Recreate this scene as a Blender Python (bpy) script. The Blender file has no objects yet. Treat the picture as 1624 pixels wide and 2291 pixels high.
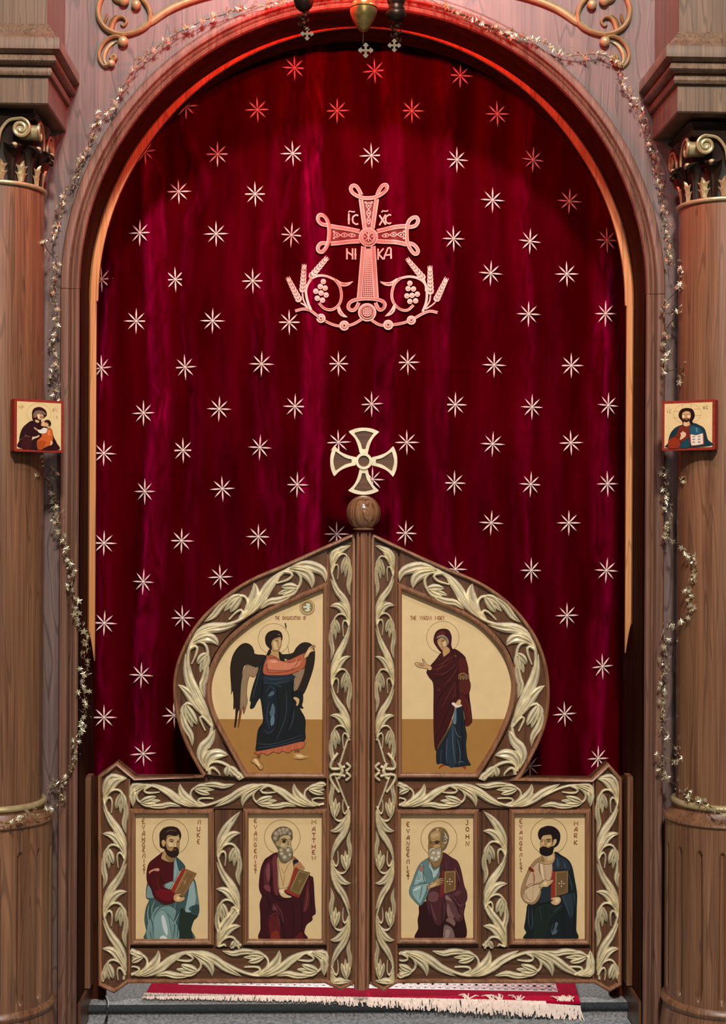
import bpy, math, random
from mathutils import Vector, Matrix
from mathutils.geometry import tessellate_polygon
random.seed(7)
PI = math.pi
SC = bpy.context.scene
COL = SC.collection

# ------------------------------------------------------------------ camera
F_PX = 3235.0
CAM = Vector((-0.13, -4.35, 1.48))
YAW = 0.030
ROLL = 0.0048
cd = bpy.data.cameras.new('camera')
cam = bpy.data.objects.new('camera', cd)
COL.objects.link(cam)
fw = Vector((math.sin(YAW), math.cos(YAW), 0))
r0 = Vector((math.cos(YAW), -math.sin(YAW), 0))
u0 = Vector((0, 0, 1))
rt = r0 * math.cos(ROLL) + u0 * math.sin(ROLL)
up = u0 * math.cos(ROLL) - r0 * math.sin(ROLL)
m = Matrix((rt, up, -fw)).transposed().to_4x4()
m.translation = CAM
cam.matrix_world = m
cd.sensor_fit = 'VERTICAL'
cd.sensor_height = 24.0
cd.lens = F_PX / 2291 * 24.0
cd.clip_start = 0.05
SC.camera = cam

# ------------------------------------------------------------------ world, lights, exposure
SC.view_settings.view_transform = 'Standard'
SC.view_settings.look = 'None'
SC.view_settings.exposure = 0.0
SC.view_settings.gamma = 1.0
SC.view_settings.use_curve_mapping = False
w = bpy.data.worlds.new('world'); SC.world = w
w.use_nodes = True
w.node_tree.nodes['Background'].inputs[0].default_value = (1.0, 0.86, 0.72, 1)
w.node_tree.nodes['Background'].inputs[1].default_value = 0.05

def area(name, loc, target, size, power, color, size_y=None):
    l = bpy.data.lights.new(name, 'AREA'); l.energy = power; l.color = color
    l.shape = 'RECTANGLE' if size_y else 'DISK'; l.size = size
    if size_y: l.size_y = size_y
    o = bpy.data.objects.new(name, l); COL.objects.link(o)
    o.location = loc
    o.rotation_euler = (Vector(target) - Vector(loc)).to_track_quat('-Z', 'Y').to_euler()
    return o
def point(name, loc, power, color, rad=0.03):
    l = bpy.data.lights.new(name, 'POINT'); l.energy = power; l.color = color; l.shadow_soft_size = rad
    o = bpy.data.objects.new(name, l); COL.objects.link(o); o.location = loc
    return o
area('nave_light', (0.2, -6.2, 6.4), (0, 0, 1.3), 0.7, 590, (1.0, 0.91, 0.82))
area('low_fill', (0.3, -5.5, 2.6), (0, 0, 1.0), 1.6, 26, (1.0, 0.88, 0.76))  # added soft fill from low in front, stands for no real lamp
area('chandelier_light', (0.0, -1.9, 4.1), (0, -0.1, 2.0), 0.25, 26, (0.92, 0.93, 1.0))
area('altar_light', (0.0, 2.7, 1.35), (0, 0.1, 0.0), 1.5, 130, (1.0, 0.93, 0.86))
RED = (1.0, 0.03, 0.045)

# ------------------------------------------------------------------ helpers
def U(px, py, Y):
    """point at depth plane Y that the photograph shows at pixel (px, py)"""
    d = fw + rt * ((px - 812) / F_PX) - up * ((py - 1145.5) / F_PX)
    t = (Y - CAM.y) / d.y
    p = CAM + d * t
    return (p.x, p.z)
def UL(pts, Y): return [U(a, b, Y) for a, b in pts]
def hexc(h):
    c = [int(h[i:i + 2], 16) / 255 for i in (0, 2, 4)]
    return tuple(((v / 12.92) if v <= 0.04045 else ((v + 0.055) / 1.055) ** 2.4) for v in c)

def cat(pts, n=6, closed=False):
    """Catmull-Rom resample of 2-D points"""
    P = list(pts); N = len(P); out = []
    if N < 3 and not closed: 
        return [(P[0][0] + (P[1][0] - P[0][0]) * i / n, P[0][1] + (P[1][1] - P[0][1]) * i / n) for i in range(n + 1)]
    rng = range(N) if closed else range(N - 1)
    for i in rng:
        if closed: a, b, c, d = P[(i - 1) % N], P[i], P[(i + 1) % N], P[(i + 2) % N]
        else: a, b, c, d = P[max(i - 1, 0)], P[i], P[i + 1], P[min(i + 2, N - 1)]
        for k in range(n):
            t = k / n
            out.append(tuple(0.5 * (2 * b[j] + (c[j] - a[j]) * t + (2 * a[j] - 5 * b[j] + 4 * c[j] - d[j]) * t * t + (-a[j] + 3 * b[j] - 3 * c[j] + d[j]) * t ** 3) for j in range(len(b))))
    if not closed: out.append(tuple(P[-1]))
    return out
def resample(pts, n):
    L = [0]
    for i in range(1, len(pts)):
        L.append(L[-1] + math.dist(pts[i - 1], pts[i]))
    out = []; j = 0
    for k in range(n + 1):
        s = L[-1] * k / n
        while j < len(L) - 2 and L[j + 1] < s: j += 1
        t = (s - L[j]) / max(L[j + 1] - L[j], 1e-9)
        out.append(tuple(pts[j][q] + (pts[j + 1][q] - pts[j][q]) * t for q in range(len(pts[j]))))
    return out
def plen(pts): return sum(math.dist(pts[i - 1], pts[i]) for i in range(1, len(pts)))

def wloc(o):
    v = Vector((0, 0, 0))
    while o: v += o.location; o = o.parent
    return v
class MB:
    def __init__(s): s.v = []; s.f = []; s.c = []; s.col = None; s.w = {}
    def add(s, vs, fs, c=None):
        n = len(s.v); s.v += [tuple(p) for p in vs]; s.f += [tuple(i + n for i in f) for f in fs]
        if c is not None: s.col = True
        s.c += [c or (1, 1, 1)] * len(fs)
    def build(s, name, mat, parent=None, smooth=True, world=True, sharp=35):
        off = wloc(parent) if (parent and world) else Vector((0, 0, 0))
        me = bpy.data.meshes.new(name)
        me.from_pydata([(x - off.x, y - off.y, z - off.z) for x, y, z in s.v], [], s.f)
        me.materials.append(mat)
        if s.col:
            a = me.color_attributes.new('paint', 'FLOAT_COLOR', 'CORNER')
            buf = []
            for p in me.polygons:
                buf += list(s.c[p.index] + (1,)) * p.loop_total
            a.data.foreach_set('color', buf)
        if mat.name.startswith('gilt'):
            a = me.attributes.new('wash', 'FLOAT', 'POINT')
            a.data.foreach_set('value', [s.w.get(i, 1.0) for i in range(len(s.v))])
        if smooth:
            me.polygons.foreach_set('use_smooth', [True] * len(me.polygons))
            try: me.set_sharp_from_angle(angle=math.radians(sharp))
            except Exception: pass
        me.update()
        o = bpy.data.objects.new(name, me); COL.objects.link(o)
        if parent: o.parent = parent
        return o
    # --- shapes
    def box(s, x0, x1, y0, y1, z0, z1, c=None):
        s.add([(x0, y0, z0), (x1, y0, z0), (x1, y1, z0), (x0, y1, z0), (x0, y0, z1), (x1, y0, z1), (x1, y1, z1), (x0, y1, z1)],
              [(3, 2, 1, 0), (4, 5, 6, 7), (0, 1, 5, 4), (1, 2, 6, 5), (2, 3, 7, 6), (3, 0, 4, 7)], c)
    def prism(s, pts, y0, y1, c=None, bev=0.0):
        """polygon in XZ extruded from y0 (front) to y1"""
        A = sum(pts[i][0] * pts[(i + 1) % len(pts)][1] - pts[(i + 1) % len(pts)][0] * pts[i][1] for i in range(len(pts)))
        if A < 0: pts = pts[::-1]
        n = len(pts)
        tri = tessellate_polygon([[Vector((p[0], p[1], 0)) for p in pts]])
        vs = [(p[0], y0, p[1]) for p in pts] + [(p[0], y1, p[1]) for p in pts]
        fs = []
        for t in tri:
            a, b, c_ = [pts[i] for i in t]
            ar = (b[0] - a[0]) * (c_[1] - a[1]) - (c_[0] - a[0]) * (b[1] - a[1])
            t = tuple(t) if ar > 0 else tuple(t)[::-1]
            fs.append(t); fs.append(tuple(i + n for i in t[::-1]))
        for i in range(n):
            j = (i + 1) % n
            fs.append((j, i, i + n, j + n))
        s.add(vs, fs, c)
    def sweep(s, path, prof, closed=False, c=None, flip=False, z3=None):
        """profile (offset n, y) swept along XZ path; n is to the LEFT of travel"""
        N = len(path); rows = []
        for i in range(N):
            if closed: a, b = path[(i - 1) % N], path[(i + 1) % N]
            else: a, b = path[max(i - 1, 0)], path[min(i + 1, N - 1)]
            p = path[i]
            def un(q, r_):
                d = (r_[0] - q[0], r_[1] - q[1]); l = math.hypot(*d) or 1e-9
                return (-d[1] / l, d[0] / l)
            n1 = un(a, p) if (i > 0 or closed) else un(p, b)
            n2 = un(p, b) if (i < N - 1 or closed) else n1
            nx, nz = n1[0] + n2[0], n1[1] + n2[1]; l = math.hypot(nx, nz) or 1e-9
            nx /= l; nz /= l
            k = 1 / max(0.35, nx * n1[0] + nz * n1[1])
            rows.append([(p[0] + nx * o * k, y, p[1] + nz * o * k) for o, y in prof])
        m_ = len(prof); vs = [q for r_ in rows for q in r_]; fs = []
        for i in range(N if closed else N - 1):
            j = (i + 1) % N
            for k in range(m_ - 1):
                f = (i * m_ + k, i * m_ + k + 1, j * m_ + k + 1, j * m_ + k)
                fs.append(f[::-1] if flip else f)
        if not closed:
            fs.append(tuple(range(m_))); fs.append(tuple((N - 1) * m_ + k for k in range(m_))[::-1])
        s.add(vs, fs, c)
    def blade(s, path, width, y, h, kind='leaf', c=None, n=11, taper=None, lift=0.0):
        """carved relief element on the plane Y=y; h is the height towards the viewer"""
        P = resample(cat(path, 5), n)
        if kind == 'leaf': prof = [(-1, 0), (-.85, .62), (-.42, 1.0), (0, .62), (.42, 1.0), (.85, .62), (1, 0)]
        else: prof = [(-1, 0), (-.8, .7), (0, 1.0), (.8, .7), (1, 0)]
        vs = []; fs = []; m_ = len(prof); n0 = len(s.v)
        for i, p in enumerate(P):
            t = i / n
            a, b = P[max(i - 1, 0)], P[min(i + 1, n)]
            d = (b[0] - a[0], b[1] - a[1]); l = math.hypot(*d) or 1e-9
            nx, nz = -d[1] / l, d[0] / l
            if taper: w_ = taper(t)
            elif kind == 'leaf': w_ = 0.2 * (1 - t) ** 2 + math.sin(PI * min(1, t ** 1.25)) ** 0.8 if t < 1 else 0.02
            else: w_ = 1.0
            w_ = max(w_, 0.03) * width
            hh = h * (0.55 + 0.45 * math.sin(PI * min(1, t * 0.85 + 0.15))) * (0.5 if (kind == 'leaf' and i == n) else 1) + lift * t
            for o, q in prof:
                vs.append((p[0] + nx * o * w_, y - q * hh, p[1] + nz * o * w_))
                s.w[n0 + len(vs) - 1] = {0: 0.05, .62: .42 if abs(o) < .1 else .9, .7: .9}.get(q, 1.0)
        for i in range(n):
            for k in range(m_ - 1):
                fs.append((i * m_ + k, i * m_ + k + 1, (i + 1) * m_ + k + 1, (i + 1) * m_ + k))
        fs.append(tuple(range(m_))[::-1]); fs.append(tuple(n * m_ + k for k in range(m_)))
        s.add(vs, fs, c)
    def lathe(s, cx, cy, prof, seg=32, a0=0.0, a1=2 * PI, c=None, rmod=None):
        full = abs(a1 - a0 - 2 * PI) < 1e-6; n = seg if full else seg + 1; m_ = len(prof)
        vs = []; fs = []
        for i in range(n):
            a = a0 + (a1 - a0) * i / seg
            for r_, z in prof:
                q = rmod(a, z, r_) if rmod else r_
                vs.append((cx + math.cos(a) * q, cy + math.sin(a) * q, z))
        for i in range(n if full else n - 1):
            j = (i + 1) % n
            for k in range(m_ - 1):
                fs.append((i * m_ + k, j * m_ + k, j * m_ + k + 1, i * m_ + k + 1))
        s.add(vs, fs, c)
    def tube(s, pts, r_, seg=6, c=None):
        n = len(pts); vs = []; fs = []
        P = [Vector(p) for p in pts]
        for i, p in enumerate(P):
            d = (P[min(i + 1, n - 1)] - P[max(i - 1, 0)]).normalized()
            a = d.orthogonal().normalized() if i == 0 else (pa - d * pa.dot(d)).normalized()
            pa = a; b = d.cross(a)
            rr = r_(i / (n - 1)) if callable(r_) else r_
            for k in range(seg):
                t = 2 * PI * k / seg
                vs.append(p + (a * math.cos(t) + b * math.sin(t)) * rr)
        for i in range(n - 1):
            for k in range(seg):
                fs.append((i * seg + k, i * seg + (k + 1) % seg, (i + 1) * seg + (k + 1) % seg, (i + 1) * seg + k))
        fs.append(tuple(range(seg))[::-1]); fs.append(tuple((n - 1) * seg + k for k in range(seg)))
        s.add(vs, fs, c)
    def ball(s, c0, r_, seg=12, rings=8, sc=(1, 1, 1), c=None):
        vs = [(c0[0], c0[1], c0[2] + r_ * sc[2])]; fs = []
        for i in range(1, rings):
            ph = PI * i / rings
            for k in range(seg):
                th = 2 * PI * k / seg
                vs.append((c0[0] + r_ * sc[0] * math.sin(ph) * math.cos(th), c0[1] + r_ * sc[1] * math.sin(ph) * math.sin(th), c0[2] + r_ * sc[2] * math.cos(ph)))
        vs.append((c0[0], c0[1], c0[2] - r_ * sc[2])); L = len(vs) - 1
        for k in range(seg):
            fs.append((0, 1 + k, 1 + (k + 1) % seg))
            fs.append((L, L - seg + (k + 1) % seg, L - seg + k))
        for i in range(rings - 2):
            for k in range(seg):
                a = 1 + i * seg + k; b = 1 + i * seg + (k + 1) % seg
                fs.append((a, a + seg, b + seg, b))
        s.add(vs, fs, c)
    def squares(s, cx, cy, prof, c=None):
        """square-plan moulding stack: (half width, z)"""
        m_ = len(prof); vs = []; fs = []
        for sx, sy in ((-1, -1), (1, -1), (1, 1), (-1, 1)):
            for hw, z in prof: vs.append((cx + sx * hw, cy + sy * hw, z))
        for i in range(4):
            j = (i + 1) % 4
            for k in range(m_ - 1): fs.append((i * m_ + k, j * m_ + k, j * m_ + k + 1, i * m_ + k + 1))
        fs.append(tuple(i * m_ for i in range(4))[::-1]); fs.append(tuple(i * m_ + m_ - 1 for i in range(4)))
        s.add(vs, fs, c)

def tagp(o, label=None, cat_=None, group=None, kind=None):
    if label: o['label'] = label
    if cat_: o['category'] = cat_
    if group: o['group'] = group
    if kind: o['kind'] = kind
    return o
def thing(name, label, cat_, loc=(0, 0, 0), group=None):
    o = bpy.data.objects.new(name, None); COL.objects.link(o); o.location = loc
    o.empty_display_size = 0.05
    return tagp(o, label, cat_, group)

# ------------------------------------------------------------------ materials
def base_mat(name):
    m_ = bpy.data.materials.new(name); m_.use_nodes = True
    return m_, m_.node_tree, m_.node_tree.nodes['Principled BSDF']
def simple(name, col, rough=.5, metal=0.0, spec=.5, noise=0.0, nscale=40, bump=0.0):
    m_, nt, b = base_mat(name)
    b.inputs['Base Color'].default_value = (*col, 1); b.inputs['Roughness'].default_value = rough
    b.inputs['Metallic'].default_value = metal; b.inputs['Specular IOR Level'].default_value = spec
    if noise or bump:
        tc = nt.nodes.new('ShaderNodeTexCoord'); nz = nt.nodes.new('ShaderNodeTexNoise')
        nz.inputs['Scale'].default_value = nscale; nz.inputs['Detail'].default_value = 5
        nt.links.new(tc.outputs['Object'], nz.inputs['Vector'])
        if noise:
            r_ = nt.nodes.new('ShaderNodeValToRGB')
            r_.color_ramp.elements[0].position = .3; r_.color_ramp.elements[1].position = .7
            r_.color_ramp.elements[0].color = (*[v * (1 - noise) for v in col], 1)
            r_.color_ramp.elements[1].color = (*[min(1, v * (1 + noise)) for v in col], 1)
            nt.links.new(nz.outputs['Fac'], r_.inputs['Fac']); nt.links.new(r_.outputs['Color'], b.inputs['Base Color'])
        if bump:
            bp = nt.nodes.new('ShaderNodeBump'); bp.inputs['Strength'].default_value = bump; bp.inputs['Distance'].default_value = .002
            nt.links.new(nz.outputs['Fac'], bp.inputs['Height']); nt.links.new(bp.outputs['Normal'], b.inputs['Normal'])
    return m_
def wood(name, dark, light, axis='z', rough=.38, ring=0.15, sc=1.0, spec=.5, line=.42, wide=(9, .55)):
    """oak: stretched noise for the grain, fine pores, wide cathedral figure"""
    m_, nt, b = base_mat(name); N = nt.nodes; L = nt.links
    tc = N.new('ShaderNodeTexCoord')
    def mp(across, along):
        q = N.new('ShaderNodeMapping'); s_ = [across * sc] * 3
        s_['xyz'.index(axis)] = along * sc
        q.inputs['Scale'].default_value = s_; L.new(tc.outputs['Object'], q.inputs['Vector']); return q
    a = mp(*wide); n1 = N.new('ShaderNodeTexNoise'); n1.inputs['Scale'].default_value = 1; n1.inputs['Detail'].default_value = 3
    n1.inputs['Distortion'].default_value = .4
    L.new(a.outputs[0], n1.inputs['Vector'])
    mul = N.new('ShaderNodeMath'); mul.operation = 'MULTIPLY'; mul.inputs[1].default_value = 24
    L.new(n1.outputs['Fac'], mul.inputs[0])
    fr = N.new('ShaderNodeMath'); fr.operation = 'PINGPONG'; fr.inputs[1].default_value = 1.0
    L.new(mul.outputs[0], fr.inputs[0])
    c_ = mp(230, 3.2); n2 = N.new('ShaderNodeTexNoise'); n2.inputs['Scale'].default_value = 1; n2.inputs['Detail'].default_value = 4
    L.new(c_.outputs[0], n2.inputs['Vector'])
    d_ = mp(38, .9); n3 = N.new('ShaderNodeTexNoise'); n3.inputs['Scale'].default_value = 1; n3.inputs['Detail'].default_value = 3
    L.new(d_.outputs[0], n3.inputs['Vector'])
    m1 = N.new('ShaderNodeMix'); m1.data_type = 'FLOAT'; m1.inputs[0].default_value = ring
    L.new(n3.outputs['Fac'], m1.inputs[2]); L.new(fr.outputs[0], m1.inputs[3])
    m2 = N.new('ShaderNodeMix'); m2.data_type = 'FLOAT'; m2.inputs[0].default_value = .42
    L.new(m1.outputs[0], m2.inputs[2]); L.new(n2.outputs['Fac'], m2.inputs[3])
    r_ = N.new('ShaderNodeValToRGB'); e = r_.color_ramp.elements
    e[0].position = .30; e[1].position = .66; e[0].color = (*dark, 1); e[1].color = (*light, 1)
    L.new(m2.outputs[0], r_.inputs['Fac']); L.new(r_.outputs['Color'], b.inputs['Base Color'])
    # thin dark year lines following the wide figure
    l1 = N.new('ShaderNodeMapRange'); l1.interpolation_type = 'SMOOTHSTEP'
    l1.inputs[1].default_value = .78; l1.inputs[2].default_value = .98; l1.inputs[3].default_value = 1.0; l1.inputs[4].default_value = 1 - line
    L.new(fr.outputs[0], l1.inputs[0])
    sc_ = N.new('ShaderNodeVectorMath'); sc_.operation = 'SCALE'
    L.new(r_.outputs['Color'], sc_.inputs[0]); L.new(l1.outputs[0], sc_.inputs['Scale']); L.new(sc_.outputs[0], b.inputs['Base Color'])
    b.inputs['Roughness'].default_value = rough; b.inputs['Specular IOR Level'].default_value = spec
    bp = N.new('ShaderNodeBump'); bp.inputs['Strength'].default_value = .25; bp.inputs['Distance'].default_value = .0006
    L.new(n2.outputs['Fac'], bp.inputs['Height']); L.new(bp.outputs['Normal'], b.inputs['Normal'])
    return m_
M = {}
M['oak'] = wood('oak', hexc('4e2e1d'), hexc('93694c'))
M['oak_wall'] = wood('oak_wall', hexc('54423e'), hexc('7e6862'), sc=.8, wide=(6, 1.2), line=.45)
M['oak_block'] = wood('oak_block', hexc('4e3c2e'), hexc('836b55'))
M['oak_trim'] = wood('oak_trim', hexc('4c2e22'), hexc('8a6654'))
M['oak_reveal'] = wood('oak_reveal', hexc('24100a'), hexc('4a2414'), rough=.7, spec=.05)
M['oak_lit'] = wood('oak_lit', hexc('b06f3c'), hexc('dca06a'), rough=.5, spec=.3)  # oak with the light from behind put into its colour
M['walnut_v'] = wood('walnut_v', hexc('3a2112'), hexc('70492f'))
M['walnut_h'] = wood('walnut_h', hexc('3a2112'), hexc('70492f'), axis='x')
M['walnut_light'] = wood('walnut_light', hexc('6a4024'), hexc('a8795a'))
M['walnut_light_h'] = wood('walnut_light_h', hexc('6a4024'), hexc('a0765c'), axis='x')
M['dark_wood'] = simple('dark_wood', hexc('22170d'), .5, 0, .3)
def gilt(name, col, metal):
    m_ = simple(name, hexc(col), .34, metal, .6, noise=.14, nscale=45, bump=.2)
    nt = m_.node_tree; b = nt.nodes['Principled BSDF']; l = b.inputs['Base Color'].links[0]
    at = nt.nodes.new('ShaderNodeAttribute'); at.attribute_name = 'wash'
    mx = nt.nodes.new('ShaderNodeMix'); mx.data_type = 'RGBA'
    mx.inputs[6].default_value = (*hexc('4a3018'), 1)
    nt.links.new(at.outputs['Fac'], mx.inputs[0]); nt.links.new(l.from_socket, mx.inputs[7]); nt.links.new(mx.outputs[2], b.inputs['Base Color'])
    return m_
M['gilt'] = gilt('gilt', 'f2e6c2', .28)
M['gilt_old'] = gilt('gilt_old', 'b3a176', .35)
M['gilt_pale'] = gilt('gilt_pale', 'e6dcb8', .08)
M['brass'] = simple('brass', hexc('a88f55'), .32, .8, .5, noise=.3, nscale=60)
M['brass_dark'] = simple('brass_dark', hexc('3a2a20'), .4, .7)
M['thread'] = simple('thread', hexc('f0d2c8'), .55, 0, .4, noise=.08, nscale=200)
M['tinsel'] = simple('tinsel', hexc('f4ecc8'), .22, .75)
M['wire'] = simple('wire', hexc('6f6040'), .4, .8)
M['red_edge'] = simple('red_edge', hexc('8c2a1c'), .5, 0, .4, noise=.2, nscale=90)
M['black'] = simple('black_plastic', hexc('0c0c0e'), .5)
M['white_plastic'] = simple('white_plastic', hexc('d8d8d8'), .4)
M['carpet'] = simple('carpet', hexc('8a8b8c'), .95, 0, .1, noise=.55, nscale=130, bump=1.0)
M['carpet_low'] = simple('carpet_low', hexc('8f9496'), .95, 0, .1, noise=.5, nscale=100, bump=1.0)
M['nosing'] = simple('nosing', hexc('34383a'), .9, 0, .1, noise=.3, nscale=200, bump=.6)
M['rug_red'] = simple('rug_red', hexc('b00834'), .95, 0, .02, noise=.12, nscale=60, bump=.4)
M['fringe'] = simple('fringe', hexc('f6e2d6'), .8, 0, .2, noise=.1, nscale=90)
m_, nt, b = base_mat('icon_paint'); M['paint'] = m_
at = nt.nodes.new('ShaderNodeAttribute'); at.attribute_name = 'paint'
nz = nt.nodes.new('ShaderNodeTexNoise'); nz.inputs['Scale'].default_value = 28; nz.inputs['Detail'].default_value = 4
tc = nt.nodes.new('ShaderNodeTexCoord'); nt.links.new(tc.outputs['Object'], nz.inputs['Vector'])
mr = nt.nodes.new('ShaderNodeMapRange'); mr.inputs[3].default_value = .9; mr.inputs[4].default_value = 1.1
nt.links.new(nz.outputs['Fac'], mr.inputs[0])
mx = nt.nodes.new('ShaderNodeVectorMath'); mx.operation = 'SCALE'
nt.links.new(at.outputs['Color'], mx.inputs[0]); nt.links.new(mr.outputs[0], mx.inputs['Scale'])
nt.links.new(mx.outputs[0], b.inputs['Base Color'])
b.inputs['Roughness'].default_value = .5; b.inputs['Specular IOR Level'].default_value = .25
# velvet
m_, nt, b = base_mat('velvet'); M['velvet'] = m_
b.inputs['Base Color'].default_value = (.04, 0, .001, 1)
b.inputs['Roughness'].default_value = .75; b.inputs['Specular IOR Level'].default_value = 0
b.inputs['Sheen Weight'].default_value = 1.0; b.inputs['Sheen Roughness'].default_value = .3
b.inputs['Sheen Tint'].default_value = (.8, .0, .07, 1)
nz = nt.nodes.new('ShaderNodeTexNoise'); nz.inputs['Scale'].default_value = 5; nz.inputs['Detail'].default_value = 3
tc = nt.nodes.new('ShaderNodeTexCoord'); mp_ = nt.nodes.new('ShaderNodeMapping'); mp_.inputs['Scale'].default_value = (2.2, 1, .45)
nt.links.new(tc.outputs['Object'], mp_.inputs['Vector']); nt.links.new(mp_.outputs[0], nz.inputs['Vector'])
r_ = nt.nodes.new('ShaderNodeValToRGB'); e = r_.color_ramp.elements
e[0].position = .35; e[1].position = .72; e[0].color = (.034, 0, .0008, 1); e[1].color = (.075, 0, .003, 1)
nt.links.new(nz.outputs['Fac'], r_.inputs['Fac']); nt.links.new(r_.outputs['Color'], b.inputs['Base Color'])
# extra magenta sheen, painted in streaks along the folds as their highlights
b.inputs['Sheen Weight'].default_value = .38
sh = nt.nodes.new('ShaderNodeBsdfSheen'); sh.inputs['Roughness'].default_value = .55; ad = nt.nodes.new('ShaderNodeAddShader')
at = nt.nodes.new('ShaderNodeAttribute'); at.attribute_name = 'fold_sheen'
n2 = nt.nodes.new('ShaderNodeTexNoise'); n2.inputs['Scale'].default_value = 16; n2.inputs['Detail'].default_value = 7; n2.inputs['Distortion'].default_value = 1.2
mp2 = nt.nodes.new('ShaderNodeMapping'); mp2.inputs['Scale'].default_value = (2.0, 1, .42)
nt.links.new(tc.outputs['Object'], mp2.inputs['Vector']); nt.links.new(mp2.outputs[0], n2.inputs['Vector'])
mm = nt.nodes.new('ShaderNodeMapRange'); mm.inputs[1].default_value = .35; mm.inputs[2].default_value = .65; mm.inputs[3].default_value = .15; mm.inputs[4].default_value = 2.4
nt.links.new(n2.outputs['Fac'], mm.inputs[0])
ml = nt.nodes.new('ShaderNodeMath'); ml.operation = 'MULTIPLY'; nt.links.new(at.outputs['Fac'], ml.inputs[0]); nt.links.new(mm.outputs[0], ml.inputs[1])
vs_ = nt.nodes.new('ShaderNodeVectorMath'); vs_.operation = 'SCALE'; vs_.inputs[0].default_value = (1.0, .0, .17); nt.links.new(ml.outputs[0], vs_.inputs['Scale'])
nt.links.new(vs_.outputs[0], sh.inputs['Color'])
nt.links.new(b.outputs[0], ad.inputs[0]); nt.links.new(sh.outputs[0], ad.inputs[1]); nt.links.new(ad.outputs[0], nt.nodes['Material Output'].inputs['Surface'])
# red glass
m_, nt, b = base_mat('red_glass'); M['red_glass'] = m_
b.inputs['Base Color'].default_value = (.4, .004, .004, 1); b.inputs['Roughness'].default_value = .12
b.inputs['Emission Color'].default_value = (1, .03, .03, 1); b.inputs['Emission Strength'].default_value = 1.5
tr = nt.nodes.new('ShaderNodeBsdfTransparent'); tr.inputs[0].default_value = (.95, .06, .075, 1)
mi = nt.nodes.new('ShaderNodeMixShader'); mi.inputs[0].default_value = .18
nt.links.new(tr.outputs[0], mi.inputs[1]); nt.links.new(b.outputs[0], mi.inputs[2]); nt.links.new(mi.outputs[0], nt.nodes['Material Output'].inputs['Surface'])

# ------------------------------------------------------------------ the setting
YB = 0.12          # back of the arch
YF = -0.175        # face of the arch moulding
YW = -0.15         # wall face
xl, _ = U(175, 1400, YF); xr, _ = U(1442, 1400, YF)
AX = (xl + xr) / 2; AR = (xr - xl) / 2
AZ = U(812, 652, YF)[1]
def arch(R, z0=0.0, n=96, dz=0):
    """inverted U from the left foot over the crown to the right foot"""
    pts = [(AX - R, z0)]
    pts += [(AX - R * math.cos(PI * i / n), AZ + dz + R * math.sin(PI * i / n)) for i in range(n + 1)]
    pts.append((AX + R, z0))
    return pts
# front wall: one slab with the arched opening
mb = MB()
A = arch(AR + .012, -0.25)
mb.prism([(-1.9, -0.25), (-1.9, 3.75), (1.9, 3.75), (1.9, -0.25)] + A[::-1], YW, YB)
tagp(mb.build('wall_front', M['oak_wall'], sharp=30), kind='structure')
# lining of the opening
mb = MB()
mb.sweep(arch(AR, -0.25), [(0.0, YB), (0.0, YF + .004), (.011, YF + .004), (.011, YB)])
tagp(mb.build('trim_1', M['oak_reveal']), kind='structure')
# moulded architrave: straight jambs and arch ring, joints at the springing
prof = [(.0, YF + .02), (.0, YF), (.003, YF - .006), (.009, YF - .009), (.014, YF - .006), (.016, YF + .002), (.019, YF - .004), (.022, YF - .006), (.026, YF - .002), (.028, YF + .003),
        (.032, YF - .006), (.042, YF - .009), (.052, YF - .006), (.056, YF + .002), (.056, YW + .001)]
full = arch(AR, -0.25)
for nm, seg in (('trim_2', [full[0], (AX - AR, AZ - .001)]), ('trim_3', [(AX - AR * math.cos(PI * i / 96), AZ + AR * math.sin(PI * i / 96)) for i in range(97)]), ('trim_4', [(AX + AR, AZ - .001), full[-1]])):
    mb = MB(); mb.sweep(seg, prof)
    tagp(mb.build(nm, M['oak_trim']), kind='structure')
# light on the reveal's rear, modelled as added pale strips: crescent above, tapered below
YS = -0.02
def lit_strip(pout, pin, nm):
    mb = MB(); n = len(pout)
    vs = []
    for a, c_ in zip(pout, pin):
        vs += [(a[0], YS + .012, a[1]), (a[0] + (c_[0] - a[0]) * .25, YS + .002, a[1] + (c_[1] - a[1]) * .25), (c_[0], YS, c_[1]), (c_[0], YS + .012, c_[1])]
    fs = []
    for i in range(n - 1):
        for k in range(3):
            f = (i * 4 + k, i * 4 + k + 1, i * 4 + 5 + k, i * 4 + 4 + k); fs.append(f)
    mb.add(vs, fs); tagp(mb.build(nm, M['oak_lit']), kind='structure')
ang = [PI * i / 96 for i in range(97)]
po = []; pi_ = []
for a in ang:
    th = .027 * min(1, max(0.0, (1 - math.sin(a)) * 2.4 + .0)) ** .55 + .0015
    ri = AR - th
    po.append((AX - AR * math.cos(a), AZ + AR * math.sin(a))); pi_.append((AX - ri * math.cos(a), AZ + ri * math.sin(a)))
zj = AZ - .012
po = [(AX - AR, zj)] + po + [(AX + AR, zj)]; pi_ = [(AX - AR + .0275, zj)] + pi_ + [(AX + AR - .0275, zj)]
lit_strip(po, pi_, 'lit_reveal_5')
for sgn, ye, nm in ((-1, 1480, 'lit_reveal_6'), (1, 1460, 'lit_reveal_7')):
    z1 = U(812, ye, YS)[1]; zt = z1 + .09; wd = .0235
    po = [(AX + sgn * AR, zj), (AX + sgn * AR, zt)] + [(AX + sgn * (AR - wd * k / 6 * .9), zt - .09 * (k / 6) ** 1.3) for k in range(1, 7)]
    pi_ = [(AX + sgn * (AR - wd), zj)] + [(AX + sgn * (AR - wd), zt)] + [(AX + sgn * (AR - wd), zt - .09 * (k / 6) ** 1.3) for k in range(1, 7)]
    lit_strip(po, pi_, nm)
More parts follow.
